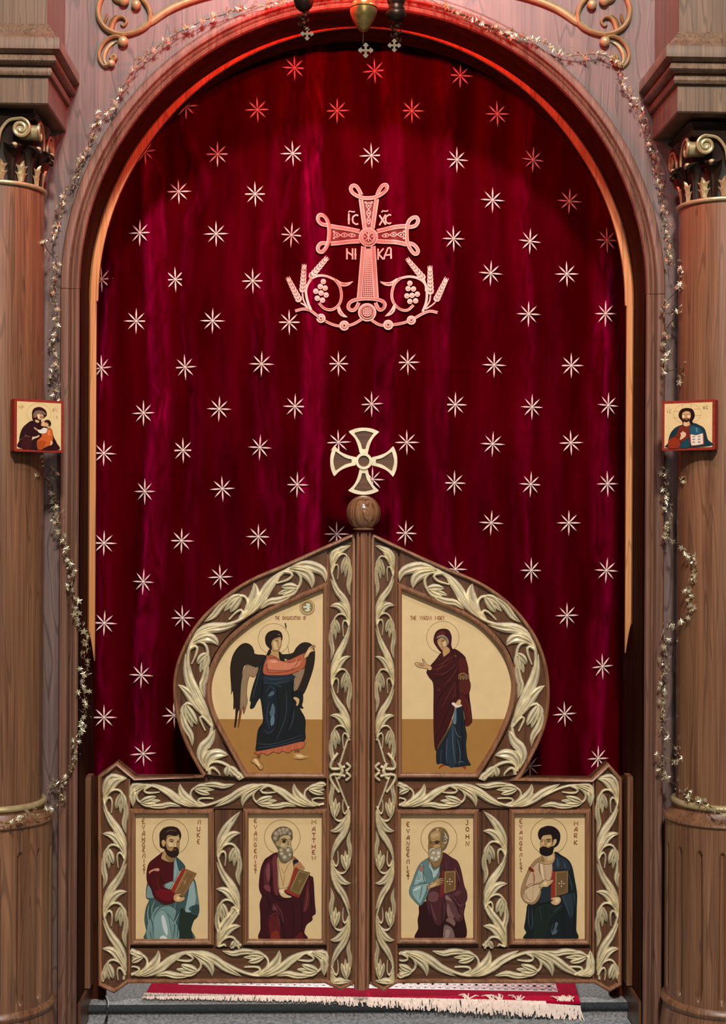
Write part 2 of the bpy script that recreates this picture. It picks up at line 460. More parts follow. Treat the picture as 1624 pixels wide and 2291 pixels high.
# hinge jambs beside the low doors
for sgn, nm in ((-1, 'trim_8'), (1, 'trim_9')):
    mb = MB(); zt = U(210, 1737, 0)[1]
    a, b_ = sorted((AX + sgn * AR, AX + sgn * (AR - .016)))
    mb.box(a, b_, -.03, .03, 0.06, zt); mb.box(min(a, b_) - 0, b_, -.026, .026, zt, zt + .004)
    tagp(mb.build(nm, M['oak']), kind='structure')
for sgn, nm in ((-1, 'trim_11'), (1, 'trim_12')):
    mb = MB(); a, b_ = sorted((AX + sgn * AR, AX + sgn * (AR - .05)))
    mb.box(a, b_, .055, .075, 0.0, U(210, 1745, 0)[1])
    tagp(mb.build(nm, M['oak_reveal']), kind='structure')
for sgn, nm in ((-1, 'baseboard_left'), (1, 'baseboard_right')):
    mb = MB(); a, b_ = sorted((AX + sgn * AR, AX + sgn * (AR - .008)))
    mb.box(a, b_, YF + .02, YB, -.04, .055)
    tagp(mb.build(nm, M['walnut_v']), kind='structure')
# floors: platform behind the nosing and the lower carpet in front of it
YN = -0.012
mb = MB(); mb.box(-1.9, 1.9, YN + .012, 3.0, -.06, 0.0)
tagp(mb.build('floor', M['carpet'], smooth=False), kind='structure')
mb = MB()
mb.add([(x, YN + .012 - .012 * math.sin(a), -.012 + .0125 * math.cos(a)) for x in (-1.0, 1.0) for a in [PI * k / 10 for k in range(11)]],
       [(k, k + 1, 12 + k, 11 + k) for k in range(10)])
tagp(mb.build('trim_10', M['nosing']), kind='structure')
mb = MB(); mb.box(-1.9, 1.9, -2.4, YN + .02, -.12, -.046)
tagp(mb.build('floor.001', M['carpet_low'], smooth=False), kind='structure')
# altar back wall, far behind the curtain
mb = MB(); mb.box(-1.9, 1.9, 3.0, 3.05, -.06, 3.75); tagp(mb.build('wall_back', simple('plaster', hexc('b9a98f'), .9), smooth=False), kind='structure')

# ------------------------------------------------------------------ columns
CY = -0.272; CR = 0.122
CXL = U(99, 1300, CY)[0] - CR - .006; CXR = U(1517, 1300, CY)[0] + CR
def hw_at(px, py, side, cx):
    hw = .15
    for _ in range(8): hw = abs(U(px, py, CY - hw)[0] - cx)
    return hw
def zf(py, R=CR, px=60): return U(px, py, CY - R)[1]
def leaf_mesh(mb, cx, ang, z0, z1, wid, R, mat_h=.006):
    """serrated acanthus leaf lying on the bell"""
    out = [(0, 0, .42), (.12, 0, .45), (.3, 0, .62), (.36, 0, .95), (.42, 0, .5), (.62, 0, .58), (.7, 0, .88), (.76, 0, .4), (.9, 0, .22), (1.0, 0, .03)]
    vs = []; fs = []
    for t, _, w_ in out:
        z = z0 + (z1 - z0) * t
        for k, (q, e) in enumerate(((-1, 0), (-.5, .7), (-.15, 1), (0, .6), (.15, 1), (.5, .7), (1, 0))):
            a = ang + q * w_ * wid / R; rr = R + .003 + e * mat_h + .010 * t * t
            vs.append((cx + math.sin(a) * rr, CY - math.cos(a) * rr, z + (0.12 * (z1 - z0) if (abs(q) == 1 and w_ > .8) else 0)))
    for i in range(len(out) - 1):
        for k in range(6): fs.append((i * 7 + k, i * 7 + k + 1, i * 7 + 8 + k, i * 7 + 7 + k))
    mb.add(vs, fs)
def spiral_pts(c, r0_, turns, d, a0=0):
    out = []
    for i in range(40):
        t = i / 39; a = a0 + d * turns * 2 * PI * t; r_ = r0_ * (1 - .82 * t)
        out.append((c[0] + r_ * math.cos(a), c[1] + r_ * math.sin(a)))
    return out
def column(cx, s, label, yo):
    """s=+1: opening lies to the right of the column; yo: row offset of the capital"""
    root = thing('column', label, 'column', (cx, CY, -.046), 'carved oak columns beside the arch')
    zsh0, zsh1 = zf(1800), zf(412 + yo)
    mb = MB(); mb.lathe(cx, CY, [(CR, zsh0 - .02), (CR + .001, (zsh0 + zsh1) / 2), (CR - .001, zsh1 + .01)], 64)
    mb.build('shaft', M['oak'], root)
    # gilt rings
    def torus(z, R, r_, nm, mat):
        mb = MB(); mb.lathe(cx, CY, [(R + r_ * math.cos(t), z + r_ * math.sin(t)) for t in [PI * 2 * k / 10 for k in range(11)]], 64)
        return mb.build(nm, mat, root)
    torus(zf(407 + yo), CR + .001, .0065, 'neck_ring', M['gilt_old'])
    torus(zf(1812), CR + .006, .009, 'base_ring', M['gilt_old'])
    # base mouldings
    z = zf(1820); DR = .152
    mb = MB(); mb.lathe(cx, CY, [(CR, z + .01), (CR + .008, z), (CR + .006, z - .006), (CR + .012, z - .016), (CR + .024, z - .026), (DR + .004, z - .03), (DR + .006, z - .037), (DR + .003, z - .042), (DR - .001, z - .044)], 64)
    mb.build('base_moulding', M['oak'], root)
    # fluted pedestal drum
    zt = z - .044; ft, fb = zf(1912, DR), zf(2262, DR)
    offs = math.radians(12.5)
    def rm(a, zz, r_):
        # angle from the front (-y), positive to the right
        q = (a + PI / 2) * s - offs
        st = 2 * PI / 15; d = (q + st / 2) % st - st / 2
        half = .062; 
        e = 0.0
        xx = abs(d) / half
        if xx < 1:
            lim = .03
            top = ft - lim * (1 - math.sqrt(max(0, 1 - xx * xx))); bot = fb + lim * (1 - math.sqrt(max(0, 1 - xx * xx)))
            if bot < zz < top:
                e = .011 * math.sqrt(1 - xx * xx) * min(1, (top - zz) / .008, (zz - bot) / .012)
        return r_ - e
    zz = [zt]; 
    for base in (ft, fb):
        zz += [base + (.032 - .004 * k) for k in range(12)] if base == ft else [base + .045 - .004 * k for k in range(14)]
    zz += [-.03 + .0, zt - .03, zt - .05, (ft + fb) / 2]
    zz = sorted(set(zz), reverse=True)
    mb = MB(); mb.lathe(cx, CY, [(DR, q) for q in zz], 360, rmod=rm)
    mb.build('pedestal', M['oak'], root)
    mb = MB(); z3 = zf(2283, DR)
    mb.lathe(cx, CY, [(DR, z3 + .014), (DR + .008, z3 + .008), (DR + .011, z3), (DR + .008, z3 - .01), (DR + .004, z3 - .014), (DR + .02, -.046)], 64)
    mb.build('plinth', M['oak'], root)
    # capital
    zc0, zc1 = zf(402 + yo), zf(262 + yo)
    mb = MB(); H = zc1 - zc0
    mb.lathe(cx, CY, [(CR - .012, zc0 - .002), (CR - .014, zc0 + H * .4), (CR - .004, zc0 + H * .75), (CR + .016, zc0 + H), (CR - .03, zc0 + H)], 48)
    cap = mb.build('capital', M['dark_wood'], root)
    za, zb = zf(262 + yo), zf(232 + yo)
    mb = MB(); mb.squares(cx, CY, [(.085, za - .006), (.118, za - .002), (.122, za + .010), (.112, za + .014), (.116, za + .024), (.128, zb - .004), (.10, zb + .004)])
    mb.build('abacus', M['dark_wood'], cap)
    R = CR - .013
    for k in range(12):
        a = math.radians(12.5 + 30 * k) * s
        mb = MB(); leaf_mesh(mb, cx, a, zc0 + .003, zf(354 + yo), .021, R)
        mb.build('acanthus_leaf', M['gilt_old'], cap)
    for k in range(12):
        a = math.radians(-2.5 + 30 * k) * s
        mb = MB(); vs = []; fs = []
        zt_ = zf(322 + yo); z0_ = zc0 + .004
        P = [(0, z0_, .009), (.002, z0_ + (zt_ - z0_) * .5, .011), (.008, z0_ + (zt_ - z0_) * .85, .021), (.022, zt_ + .004, .022), (.034, zt_ - .004, .014), (.036, zt_ - .014, .004)]
        for (dr, z_, wd) in P:
            for q, e in ((-1, -.004), (-.4, .003), (0, 0), (.4, .003), (1, -.004)):
                aa = a + q * wd / R; rr = R + .004 + dr + e
                vs.append((cx + math.sin(aa) * rr, CY - math.cos(aa) * rr, z_))
        for i in range(len(P) - 1):
            for j in range(4): fs.append((i * 5 + j, i * 5 + j + 1, i * 5 + 6 + j, i * 5 + 5 + j))
        mb.add(vs, fs); mb.build('curled_leaf', M['dark_wood'], cap)
        mb = MB(); rr = R + .034
        mb.ball((cx + math.sin(a) * rr, CY - math.cos(a) * rr, zt_ - .003), .008, 10, 6, (1.1, 1.1, .9))
        mb.build('leaf_tip', M['gilt_old'], cap)
    # corner volutes: one on each face, both sides of each corner
    zv = zf(288 + yo); rv = .027
    for qa in range(4):
        for hs in (-1, 1):
            mb = MB(); ca = (cx * 0 + hs * .082, zv)
            P = spiral_pts((ca[0], ca[1]), rv, 1.7, -hs, PI / 2)
            lead = [(hs * .022, zv - rv * 1.5), (hs * .028, zv - rv * .3), (hs * .050, zv + rv * .75)]
            P = lead + P
            mb.blade(P, .0048, -.124, .007, 'stem', n=60)
            # drum of the volute
            n = 20
            vs = [(ca[0] + .022 * math.cos(2 * PI * k / n), y, ca[1] + .022 * math.sin(2 * PI * k / n)) for y in (-.124, -.085) for k in range(n)]
            mb.add(vs, [(k, (k + 1) % n, n + (k + 1) % n, n + k) for k in range(n)] + [tuple(range(n))[::-1]])
            rot = Matrix.Rotation(qa * PI / 2, 3, 'Z')
            mb.v = [tuple(rot @ Vector(p) + Vector((cx, CY, 0))) for p in mb.v]
            mb.build('volute', M['gilt_old'], cap)
        # tulip in the middle of each face
        mb = MB()
        mb.blade([(0, zv - .022), (0, zv + .012)], .004, -.112, .006, 'stem', n=4)
        mb.blade([(0, zv + .008), (-.006, zv + .02), (-.011, zv + .036)], .0045, -.115, .007, 'leaf', n=6)
        mb.blade([(0, zv + .008), (.006, zv + .02), (.011, zv + .036)], .0045, -.115, .007, 'leaf', n=6)
        rot = Matrix.Rotation(qa * PI / 2, 3, 'Z')
        mb.v = [tuple(rot @ Vector(p) + Vector((cx, CY, 0))) for p in mb.v]
        mb.build('tulip', M['gilt_old'], cap)
    # entablature block and cornice
    px = lambda v: v if s > 0 else 1624 - v
    yo2 = yo
    def zz2(py, hw): return U(60 if s > 0 else 1564, py + yo2, CY - hw)[1]
    W = lambda v: hw_at(px(v), 100, s, cx)
    mb = MB(); h1 = W(108)
    mb.squares(cx, CY, [(h1 - .004, zz2(233, h1)), (h1, zz2(230, h1)), (h1, zz2(172, h1))])
    mb.build('impost_block', M['oak_block'], root)
    mb = MB(); pr = []
    for v, y in ((107, 172), (114, 168), (117, 160), (114, 150), (112, 147), (121, 143), (126, 134), (123, 124), (120, 121), (126, 117), (133, 108), (133, 84), (130, 80), (120, 76), (116, 66), (112, 60), (107, 54), (106, 52)):
        h = W(v); pr.append((h, zz2(y, h)))
    mb.squares(cx, CY, pr); mb.build('cornice', M['oak_block'], root, sharp=50)
    mb = MB(); h1 = W(105); mb.squares(cx, CY, [(h1, zz2(53, h1)), (h1, 3.2)])
    mb.build('upper_pier', M['oak_block'], root)
    return root
column(CXL, 1, 'round oak column on a fluted drum, left of the arch', 0)
column(CXR, -1, 'round oak column on a fluted drum, right of the arch', 19)

# ------------------------------------------------------------------ curtain
YC = 0.24
FOLDS = [  # (centre line as (px x, px y)), half width px, depth m
    ([(338, 300), (345, 500), (352, 700), (362, 900), (352, 1100), (348, 1250), (330, 1450), (325, 1750)], 26, .020),
    ([(640, 110), (635, 350), (600, 560), (585, 800), (600, 1000), (625, 1250)], 30, .016),
    ([(700, 110), (690, 330), (705, 600), (700, 900), (690, 1200), (700, 1400)], 26, .022),
    ([(870, 110), (880, 600), (862, 800), (850, 1000), (872, 1150), (860, 1500)], 24, .018),
    ([(985, 300), (990, 600), (975, 900), (985, 1200), (1010, 1280), (1000, 1500)], 24, .016),
    ([(1090, 160), (1085, 500), (1080, 800), (1075, 1100), (1060, 1400)], 30, .010),
    ([(1170, 250), (1160, 500), (1180, 800), (1165, 1100), (1180, 1500)], 22, .014),
    ([(1240, 300), (1235, 700), (1232, 1000), (1245, 1400)], 26, .010),
    ([(1340, 400), (1350, 600), (1338, 900), (1350, 1200), (1330, 1700)], 24, .018),
    ([(420, 220), (415, 290), (455, 420), (420, 520), (415, 700), (440, 900), (430, 1300)], 16, .012),
    ([(255, 500), (240, 850), (228, 1000), (240, 1400)], 16, .013),
    ([(520, 200), (530, 600), (505, 900), (520, 1300), (480, 1700)], 32, .010),
    ([(770, 150), (775, 500), (790, 900), (780, 1200)], 22, .007),
    ([(428, 235), (436, 300), (430, 350), (418, 420)], 6, .006), ([(340, 360), (362, 420), (358, 480), (366, 560)], 6, .006), ([(655, 560), (702, 640), (690, 720)], 6, .005),
    ([(700, 190), (718, 280), (690, 400), (694, 470)], 7, .006), ([(256, 560), (243, 700), (236, 900)], 6, .006), ([(1345, 540), (1354, 640), (1342, 760)], 6, .006),
    ([(602, 600), (575, 760), (602, 900)], 7, .004), ([(340, 850), (372, 890), (360, 970)], 6, .006), ([(640, 180), (652, 240), (636, 330)], 6, .005), ([(985, 880), (1000, 980), (975, 1080)], 6, .004)]
def fx(line, y):
    if y <= line[0][1]: return line[0][0]
    for (a, b_), (c_, d_) in zip(line, line[1:]):
        if y <= d_:
            t = (y - b_) / (d_ - b_); t = t * t * (3 - 2 * t)
            return a + (c_ - a) * t
    return line[-1][0]
from mathutils import noise as MN
def w2p(x, z):   # curtain-plane metres -> photo-like pixels
    sc = (YC - CAM.y) / F_PX
    return ((x - CAM.x) / sc + 812 - YAW * F_PX * 1.0, 1145.5 - (z - CAM.z) / sc)
def fold_sheen(x, z):  # strength of the painted highlight along each broad fold
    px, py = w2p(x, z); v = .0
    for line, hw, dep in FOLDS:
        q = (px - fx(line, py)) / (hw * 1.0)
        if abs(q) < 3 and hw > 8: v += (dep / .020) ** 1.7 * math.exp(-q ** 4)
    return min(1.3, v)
def curtain_y(x, z):
    px, py = w2p(x, z)
    d = 0
    for line, hw, dep in FOLDS:
        q = (px - fx(line, py)) / hw
        if abs(q) < 4: d += dep * 1.35 * math.exp(-q * q) * (1 if hw > 8 else max(0, min(1, (py - line[0][1]) / 25, (line[-1][1] - py) / 25)))
    d += .010 * MN.noise((x * 3.1, z * .7, 1.3)) + .005 * MN.noise((x * 9, z * 2.2, 4.1)) + .0035 * MN.noise((x * 16 + 2 * MN.noise((x * 3, z * 3, 0)), z * 7, 9.1))
    # creases left by folding the cloth
    for cy_, ax, wd in ((830, 600, 90), (1060, 340, 120), (1065, 1330, 60), (825, 1010, 110), (1000, 745, 50), (960, 1180, 60)):
        if abs(py - cy_) < 14: d += .0025 * math.exp(-((py - cy_ - .03 * (px - ax)) / 3.0) ** 2) * math.exp(-((px - ax) / wd) ** 2)
    return YC - d
cur = thing('curtain', 'dark red velvet altar curtain with embroidered stars hanging behind the doors', 'curtain', (AX, YC, 0.14))
nx_, nz_ = 460, 460
x0, x1, z0, z1 = AX - .93, AX + .93, .14, 3.1
mb = MB(); vs = []
for j in range(nz_ + 1):
    for i in range(nx_ + 1):
        x = x0 + (x1 - x0) * i / nx_; z = z0 + (z1 - z0) * j / nz_
        vs.append((x, curtain_y(x, z), z))
mb.add(vs, [(j * (nx_ + 1) + i, j * (nx_ + 1) + i + 1, (j + 1) * (nx_ + 1) + i + 1, (j + 1) * (nx_ + 1) + i) for j in range(nz_) for i in range(nx_)])
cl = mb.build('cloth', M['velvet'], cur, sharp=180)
cl.data.attributes.new('fold_sheen', 'FLOAT', 'POINT').data.foreach_set('value', [fold_sheen(x, z) for x, y, z in vs])
mb = MB(); mb.tube([(x0 - .02, YC - .0, z1 + .01), (x1 + .02, YC - .0, z1 + .01)], .014, 10); mb.build('curtain_rod', M['brass'], cur)
for xx in (AX - .9, AX + .9):
    mb = MB(); mb.tube([(xx, YC, z1 + .01), (xx, YB - .002, z1 + .01)], .008, 8); mb.build('rod_bracket', M['brass'], cur)
# eight-pointed stars
STARS = [(659,156),(838,160),(1029,171),(576,247),(754,249),(921,249),(1111,258),(418,243),(327,345),(487,347),(655,347),(831,348),(1021,360),(1191,360),
(400,430),(571,436),(1100,451),(1273,451),(314,523),(484,525),(652,527),(1013,537),(1184,542),(1354,541),(228,626),(393,627),(566,631),(1096,614),(1267,614),
(305,719),(476,719),(647,722),(1180,705),(1350,705),(229,825),(415,823),(586,817),(757,814),(912,811),(1104,818),(1278,818),(322,925),(491,916),(660,910),(831,905),(1018,906),(1188,912),(1358,908),
(234,1015),(410,1008),(582,1002),(757,990),(910,990),(1101,994),(1277,991),(326,1100),(498,1094),(665,1085),(833,1073),(1016,1081),(1186,1084),(1356,1083),
(235,1215),(407,1210),(578,1201),(753,1195),(907,1193),(1098,1170),(1272,1170),(323,1301),(493,1291),(1017,1273),(1187,1276),(1354,1276),
(236,1393),(409,1382),(1268,1377),(319,1508),(1345,1490),(235,1603),(390,1600),(1262,1597),(323,1683),(1335,1695),(1183,1712)]
mb = MB(); u_ = (YC - CAM.y) / F_PX
for k in range(8):
    L_ = (29 if k % 2 == 0 else 26) * u_; a = k * PI / 4
    mb.blade([(math.cos(a) * t * L_, math.sin(a) * t * L_) for t in (.12, .4, .7, 1)], 2.0 * u_, 0, .0022, 'stem', n=7,
             taper=lambda t: max(.05, math.sin(PI * (t * .72 + .14)) ** 1 * (1 - t ** 4)))
mb.ball((0, -.0012, 0), 3.2 * u_, 10, 6, (1, .5, 1))
star0 = mb.build('embroidered_star', M['thread'], world=False)
first = True
for (px, py) in STARS:
    x, z = U(px, py, YC)
    e = .01
    n = Vector((-(curtain_y(x + e, z) - curtain_y(x - e, z)) / (2 * e), 1, -(curtain_y(x, z + e) - curtain_y(x, z - e)) / (2 * e)))
    o = star0 if first else star0.copy()
    if not first: COL.objects.link(o)
    first = False
    o.parent = cur
    front = min(curtain_y(x + a * .018, z + b_ * .018) for a in (-1, 0, 1) for b_ in (-1, 0, 1))
    o.location = Vector((x, (curtain_y(x, z) + front) / 2 - .002, z)) - cur.location
    o.rotation_euler = (max(-.3, min(.3, n.z * .8)), random.uniform(-.06, .06), max(-.5, min(.5, -n.x * .8)))
# ---- embroidered cross
def EZ(p): return U(600 + p[0] / 3.691, 380 + p[1] / 3.691, YC - .01)
CREAM = hexc('efcabb'); MID = hexc('b87068'); DARK = hexc('7a2c2c')
class Emb(MB):
    """flat stitched shapes laid on the cloth"""
    def rib(s, pts, w_, c, lay=0, smooth=True, taper=None):
        P = [EZ(p) for p in pts]
        L_ = plen(P); n = max(3, int(L_ / .006))
        P = resample(cat(P, 6) if smooth and len(P) > 2 else P, n); w_ = w_ / 3.691 * u_ / 2
        vs = []
        for i, p in enumerate(P):
            a, b_ = P[max(i - 1, 0)], P[min(i + 1, n)]; d = (b_[0] - a[0], b_[1] - a[1]); l = math.hypot(*d) or 1e-9
            t = taper(i / n) if taper else 1
            for q, e in ((-1, 0), (0, .0012), (1, 0)):
                x = p[0] - d[1] / l * q * w_ * t; z = p[1] + d[0] / l * q * w_ * t
                vs.append((x, curtain_y(p[0], p[1]) - .0035 - lay * .0009 - e, z))
        s.add(vs, [(i * 3 + k, i * 3 + k + 1, i * 3 + 4 + k, i * 3 + 3 + k) for i in range(n) for k in (0, 1)], c)
    def dot(s, p, r_, c, lay=1, ring=None):
        x, z = EZ(p); r_ = r_ / 3.691 * u_; y = curtain_y(x, z) - .0035 - lay * .0009
        n = 18 if r_ > .003 else 8
        vs = [(x, y - .0012, z)] + [(x + r_ * math.cos(2 * PI * k / n), y, z + r_ * math.sin(2 * PI * k / n)) for k in range(n)]
        s.add(vs, [(0, 1 + k, 1 + (k + 1) % n) for k in range(n)], c)
    def poly(s, pts, c, lay=0):
        a, b_, c_, d_ = [EZ(p) for p in pts]; n = 16; vs = []
        for i in range(n + 1):
            for j in range(n + 1):
                u, v = i / n, j / n
                x, z = [(a[k] * (1 - u) + b_[k] * u) * (1 - v) + (d_[k] * (1 - u) + c_[k] * u) * v for k in (0, 1)]
                vs.append((x, curtain_y(x, z) - .003 - lay * .0009, z))
        s.add(vs, [(i * (n + 1) + j, i * (n + 1) + j + 1, (i + 1) * (n + 1) + j + 1, (i + 1) * (n + 1) + j) for i in range(n) for j in range(n)], c)
    def bead(s, pts, w_, lay=1):
        s.rib(pts, w_, MID, lay)
        P = cat(pts, 8) if len(pts) > 2 else list(pts)
        n = max(3, int(plen(P) / 13)); Q = resample(P, n)
        for sg in (-1, 1):
            R_ = []
            for i, p in enumerate(Q):
                a, b_ = Q[max(i - 1, 0)], Q[min(i + 1, n)]; d = (b_[0] - a[0], b_[1] - a[1]); l = math.hypot(*d) or 1
                R_.append((p[0] - d[1] / l * sg * w_ * .38, p[1] + d[0] / l * sg * w_ * .38))
            s.rib(R_, w_ * .30, CREAM, lay + 1, smooth=False)
        for p in Q[1:-1]: s.dot(p, w_ * .13, CREAM, lay + 1)
em = Emb()
# arms
em.poly([(765, 235), (895, 235), (862, 480), (797, 480)], DARK)
em.poly([(515, 465), (760, 510), (760, 590), (515, 610)], DARK)
em.poly([(1145, 465), (895, 510), (895, 590), (1145, 620)], DARK)
em.poly([(790, 625), (862, 625), (893, 1060), (742, 1060)], DARK)
for a, b_ in (((765, 238), (797, 480)), ((897, 238), (862, 480)), ((515, 462), (755, 506)), ((515, 608), (755, 586)), ((1140, 466), (897, 506)), ((1140, 616), (897, 588))):
    em.bead([a, b_], 34)
em.bead([(788, 628), (752, 1055)], 38); em.bead([(866, 628), (893, 1055)], 38)
em.bead([(770, 205), (742, 150), (712, 126), (684, 142), (686, 176), (715, 203), (770, 225), (830, 230), (890, 222), (945, 196), (978, 165), (974, 132), (945, 130), (917, 165), (900, 208)], 30, 3)
em.bead([(495, 458), (440, 455), (411, 425), (418, 386), (450, 380), (480, 405), (500, 460), (503, 530), (495, 600), (470, 660), (440, 688), (411, 676), (414, 640), (445, 612), (500, 612)], 30, 3)
em.bead([(1160, 475), (1215, 462), (1238, 422), (1224, 392), (1190, 397), (1158, 430), (1144, 490), (1144, 560), (1152, 612), (1182, 668), (1215, 697), (1238, 676), (1224, 640), (1190, 612), (1155, 608)], 30, 3)
em.bead([(748, 1095), (722, 1148), (690, 1162), (662, 1142), (667, 1106), (702, 1080), (770, 1065), (830, 1062), (890, 1068), (938, 1085), (962, 1114), (953, 1146), (926, 1162), (902, 1138), (886, 1095)], 28, 3)
# lattice of the long arm
for j in range(24):
    y = 656 + j * 16.5; t = (y - 630) / 425; xa = 808 - 28 * t; xb = 846 + 26 * t
    em.rib([(xa, y), (xb, y)], 6, CREAM, 1)
for k in range(6):
    t = k / 5; em.rib([(811 + 32 * t, 650), (783 + 86 * t, 1045)], 6, CREAM, 1)
# leaf ornament of the short arms
def orn(c0, ax, ay, n):
    bx, by = -ay, ax
    for k in range(n):
        s_ = 1 - .16 * k
        o = (c0[0] + ax * k * 62, c0[1] + ay * k * 62)
        for sg in (-1, 1):
            em.rib([(o[0], o[1]), (o[0] + ax * 18 + bx * 22 * sg * s_, o[1] + ay * 18 + by * 22 * sg * s_), (o[0] + ax * 42 + bx * 10 * sg, o[1] + ay * 42 + by * 10 * sg), (o[0] + ax * 58, o[1] + ay * 58)], 8, CREAM, 1)
        em.dot((o[0] + ax * 26, o[1] + ay * 26), 8, CREAM, 1)
orn((830, 265), 0, 1, 3); orn((540, 535), 1, 0.03, 3); orn((1120, 540), -1, 0.03, 3)
for p in ((805, 265), (855, 265), (542, 508), (542, 562), (1118, 512), (1118, 568)): em.dot(p, 9, CREAM, 1)
# centre medallion with six-ray monogram
em.dot((827, 553), 80, CREAM, 4); em.dot((827, 553), 68, MID, 6)
for k in range(26):
    a = 2 * PI * k / 26; em.dot((827 + 58 * math.cos(a), 553 + 58 * math.sin(a)), 6, CREAM, 8)
em.dot((827, 553), 50, CREAM, 8); em.dot((827, 553), 42, DARK, 10)
em.rib([(827, 515), (827, 592)], 9, CREAM, 12); em.rib([(802, 522), (852, 585)], 8, CREAM, 12); em.rib([(852, 522), (802, 585)], 8, CREAM, 12)
em.rib([(827, 518), (843, 522), (842, 535), (829, 540)], 6, CREAM, 12)
em.dot((797, 553), 7, CREAM, 12); em.dot((857, 553), 7, CREAM, 12)
# foot disc
em.dot((817, 1175), 76, CREAM, 6); em.dot((817, 1175), 62, MID, 8)
for k in range(24):
    a = 2 * PI * k / 24; em.dot((817 + 54 * math.cos(a), 1175 + 54 * math.sin(a)), 5, CREAM, 10)
em.dot((817, 1175), 44, DARK, 10)
for k in range(-2, 3):
    q = math.sqrt(40 * 40 - (k * 15) ** 2)
    em.rib([(817 + k * 15, 1175 - q), (817 + k * 15, 1175 + q)], 6, CREAM, 12); em.rib([(817 - q, 1175 + k * 15), (817 + q, 1175 + k * 15)], 6, CREAM, 12)
crs = em.build('embroidered_cross', M['paint'], cur, sharp=180); crs['label'] = 'cream stitched cross with looped ends'
em = Emb()
em.bead([(222, 1166), (290, 1152), (350, 1172), (430, 1230), (530, 1275), (620, 1290), (700, 1275), (772, 1232)], 22)
em.bead([(852, 1238), (920, 1283), (990, 1290), (1090, 1270), (1180, 1240), (1270, 1190), (1335, 1168), (1395, 1184)], 22)
for c_, r_ in (((435, 1232), 38), ((628, 1285), 42), ((988, 1287), 42), ((1182, 1240), 38)):
    em.dot(c_, r_, CREAM, 4); em.dot(c_, r_ * .62, MID, 6); em.dot(c_, r_ * .48, CREAM, 7); em.dot(c_, r_ * .24, DARK, 8)
em.rib([(355, 1170), (325, 1090), (312, 1000), (340, 930), (400, 887), (480, 880), (550, 905)], 20, CREAM)
em.bead([(550, 905), (590, 960), (605, 1040), (585, 1110), (530, 1152), (465, 1150), (418, 1108)], 22)
em.rib([(1275, 1170), (1305, 1090), (1310, 1000), (1290, 930), (1230, 890), (1160, 880), (1090, 900)], 20, CREAM)
em.bead([(1090, 900), (1040, 950), (1018, 1030), (1030, 1100), (1080, 1150), (1150, 1158), (1200, 1115)], 22)
lens = lambda t: math.sin(PI * min(1, t * .9 + .1)) ** .8
for P in ([(560, 905), (600, 940), (650, 945), (703, 920)], [(578, 1110), (590, 1165), (620, 1200), (657, 1216)], [(1065, 905), (1020, 945), (970, 945), (920, 920)], [(1042, 1110), (1030, 1160), (1000, 1195), (958, 1216)]):
    em.rib(P, 34, CREAM, 1, taper=lens); em.rib(P[1:-1], 8, MID, 3, taper=lens)
em.build('embroidered_vine', M['paint'], cur, sharp=180)
for G in ([(455, 928), (430, 972), (470, 980), (393, 1014), (436, 1024), (478, 1036), (405, 1070), (448, 1082)], [(1170, 935), (1155, 980), (1200, 982), (1145, 1040), (1188, 1035), (1232, 1025), (1170, 1085), (1218, 1080)]):
    em = Emb()
    for p in G: em.dot(p, 22, CREAM, 2); em.dot((p[0] + 2, p[1]), 12, hexc('d8a898'), 4); em.dot((p[0] + 1, p[1] - 1), 8, CREAM, 5)
    em.build('embroidered_grapes', M['paint'], cur, sharp=180)
for stem_, a, b_ in (([(322, 1145), (300, 1120), (268, 1100)], (262, 1090), (158, 885)), ([(330, 1150), (292, 1080), (283, 1020)], (283, 1015), (297, 782)), ([(315, 1000), (325, 950), (345, 910)], (345, 905), (492, 722)),
                     ([(1300, 1000), (1300, 950), (1290, 905)], (1290, 905), (1142, 730)), ([(1290, 1150), (1330, 1090), (1340, 1035)], (1340, 1030), (1335, 790)), ([(1300, 1150), (1350, 1120), (1378, 1095)], (1380, 1090), (1470, 900))):
    em = Emb(); em.rib(stem_, 12, CREAM)
    dx, dy = b_[0] - a[0], b_[1] - a[1]; L_ = math.hypot(dx, dy); dx /= L_; dy /= L_; n = 7
    for k in range(n):
        o = (a[0] + dx * L_ * k / n * .92, a[1] + dy * L_ * k / n * .92); f = 1 - .35 * k / n
        for sg in (-1, 1):
            P = [o, (o[0] + dx * 20 - dy * sg * 20 * f, o[1] + dy * 20 + dx * sg * 20 * f), (o[0] + dx * 52 - dy * sg * 22 * f, o[1] + dy * 52 + dx * sg * 22 * f)]
            em.rib(P, 19 * f, CREAM, 1 + k * .2, taper=lens)
            em.dot(((P[1][0] + P[2][0]) / 2, (P[1][1] + P[2][1]) / 2), 3.5, MID, 5)
    em.rib([a, b_], 9, CREAM, 1); em.rib([(b_[0] - dx * 40, b_[1] - dy * 40), b_], 20, CREAM, 1, taper=lens)
    em.build('embroidered_wheat_ear', M['paint'], cur, sharp=180)

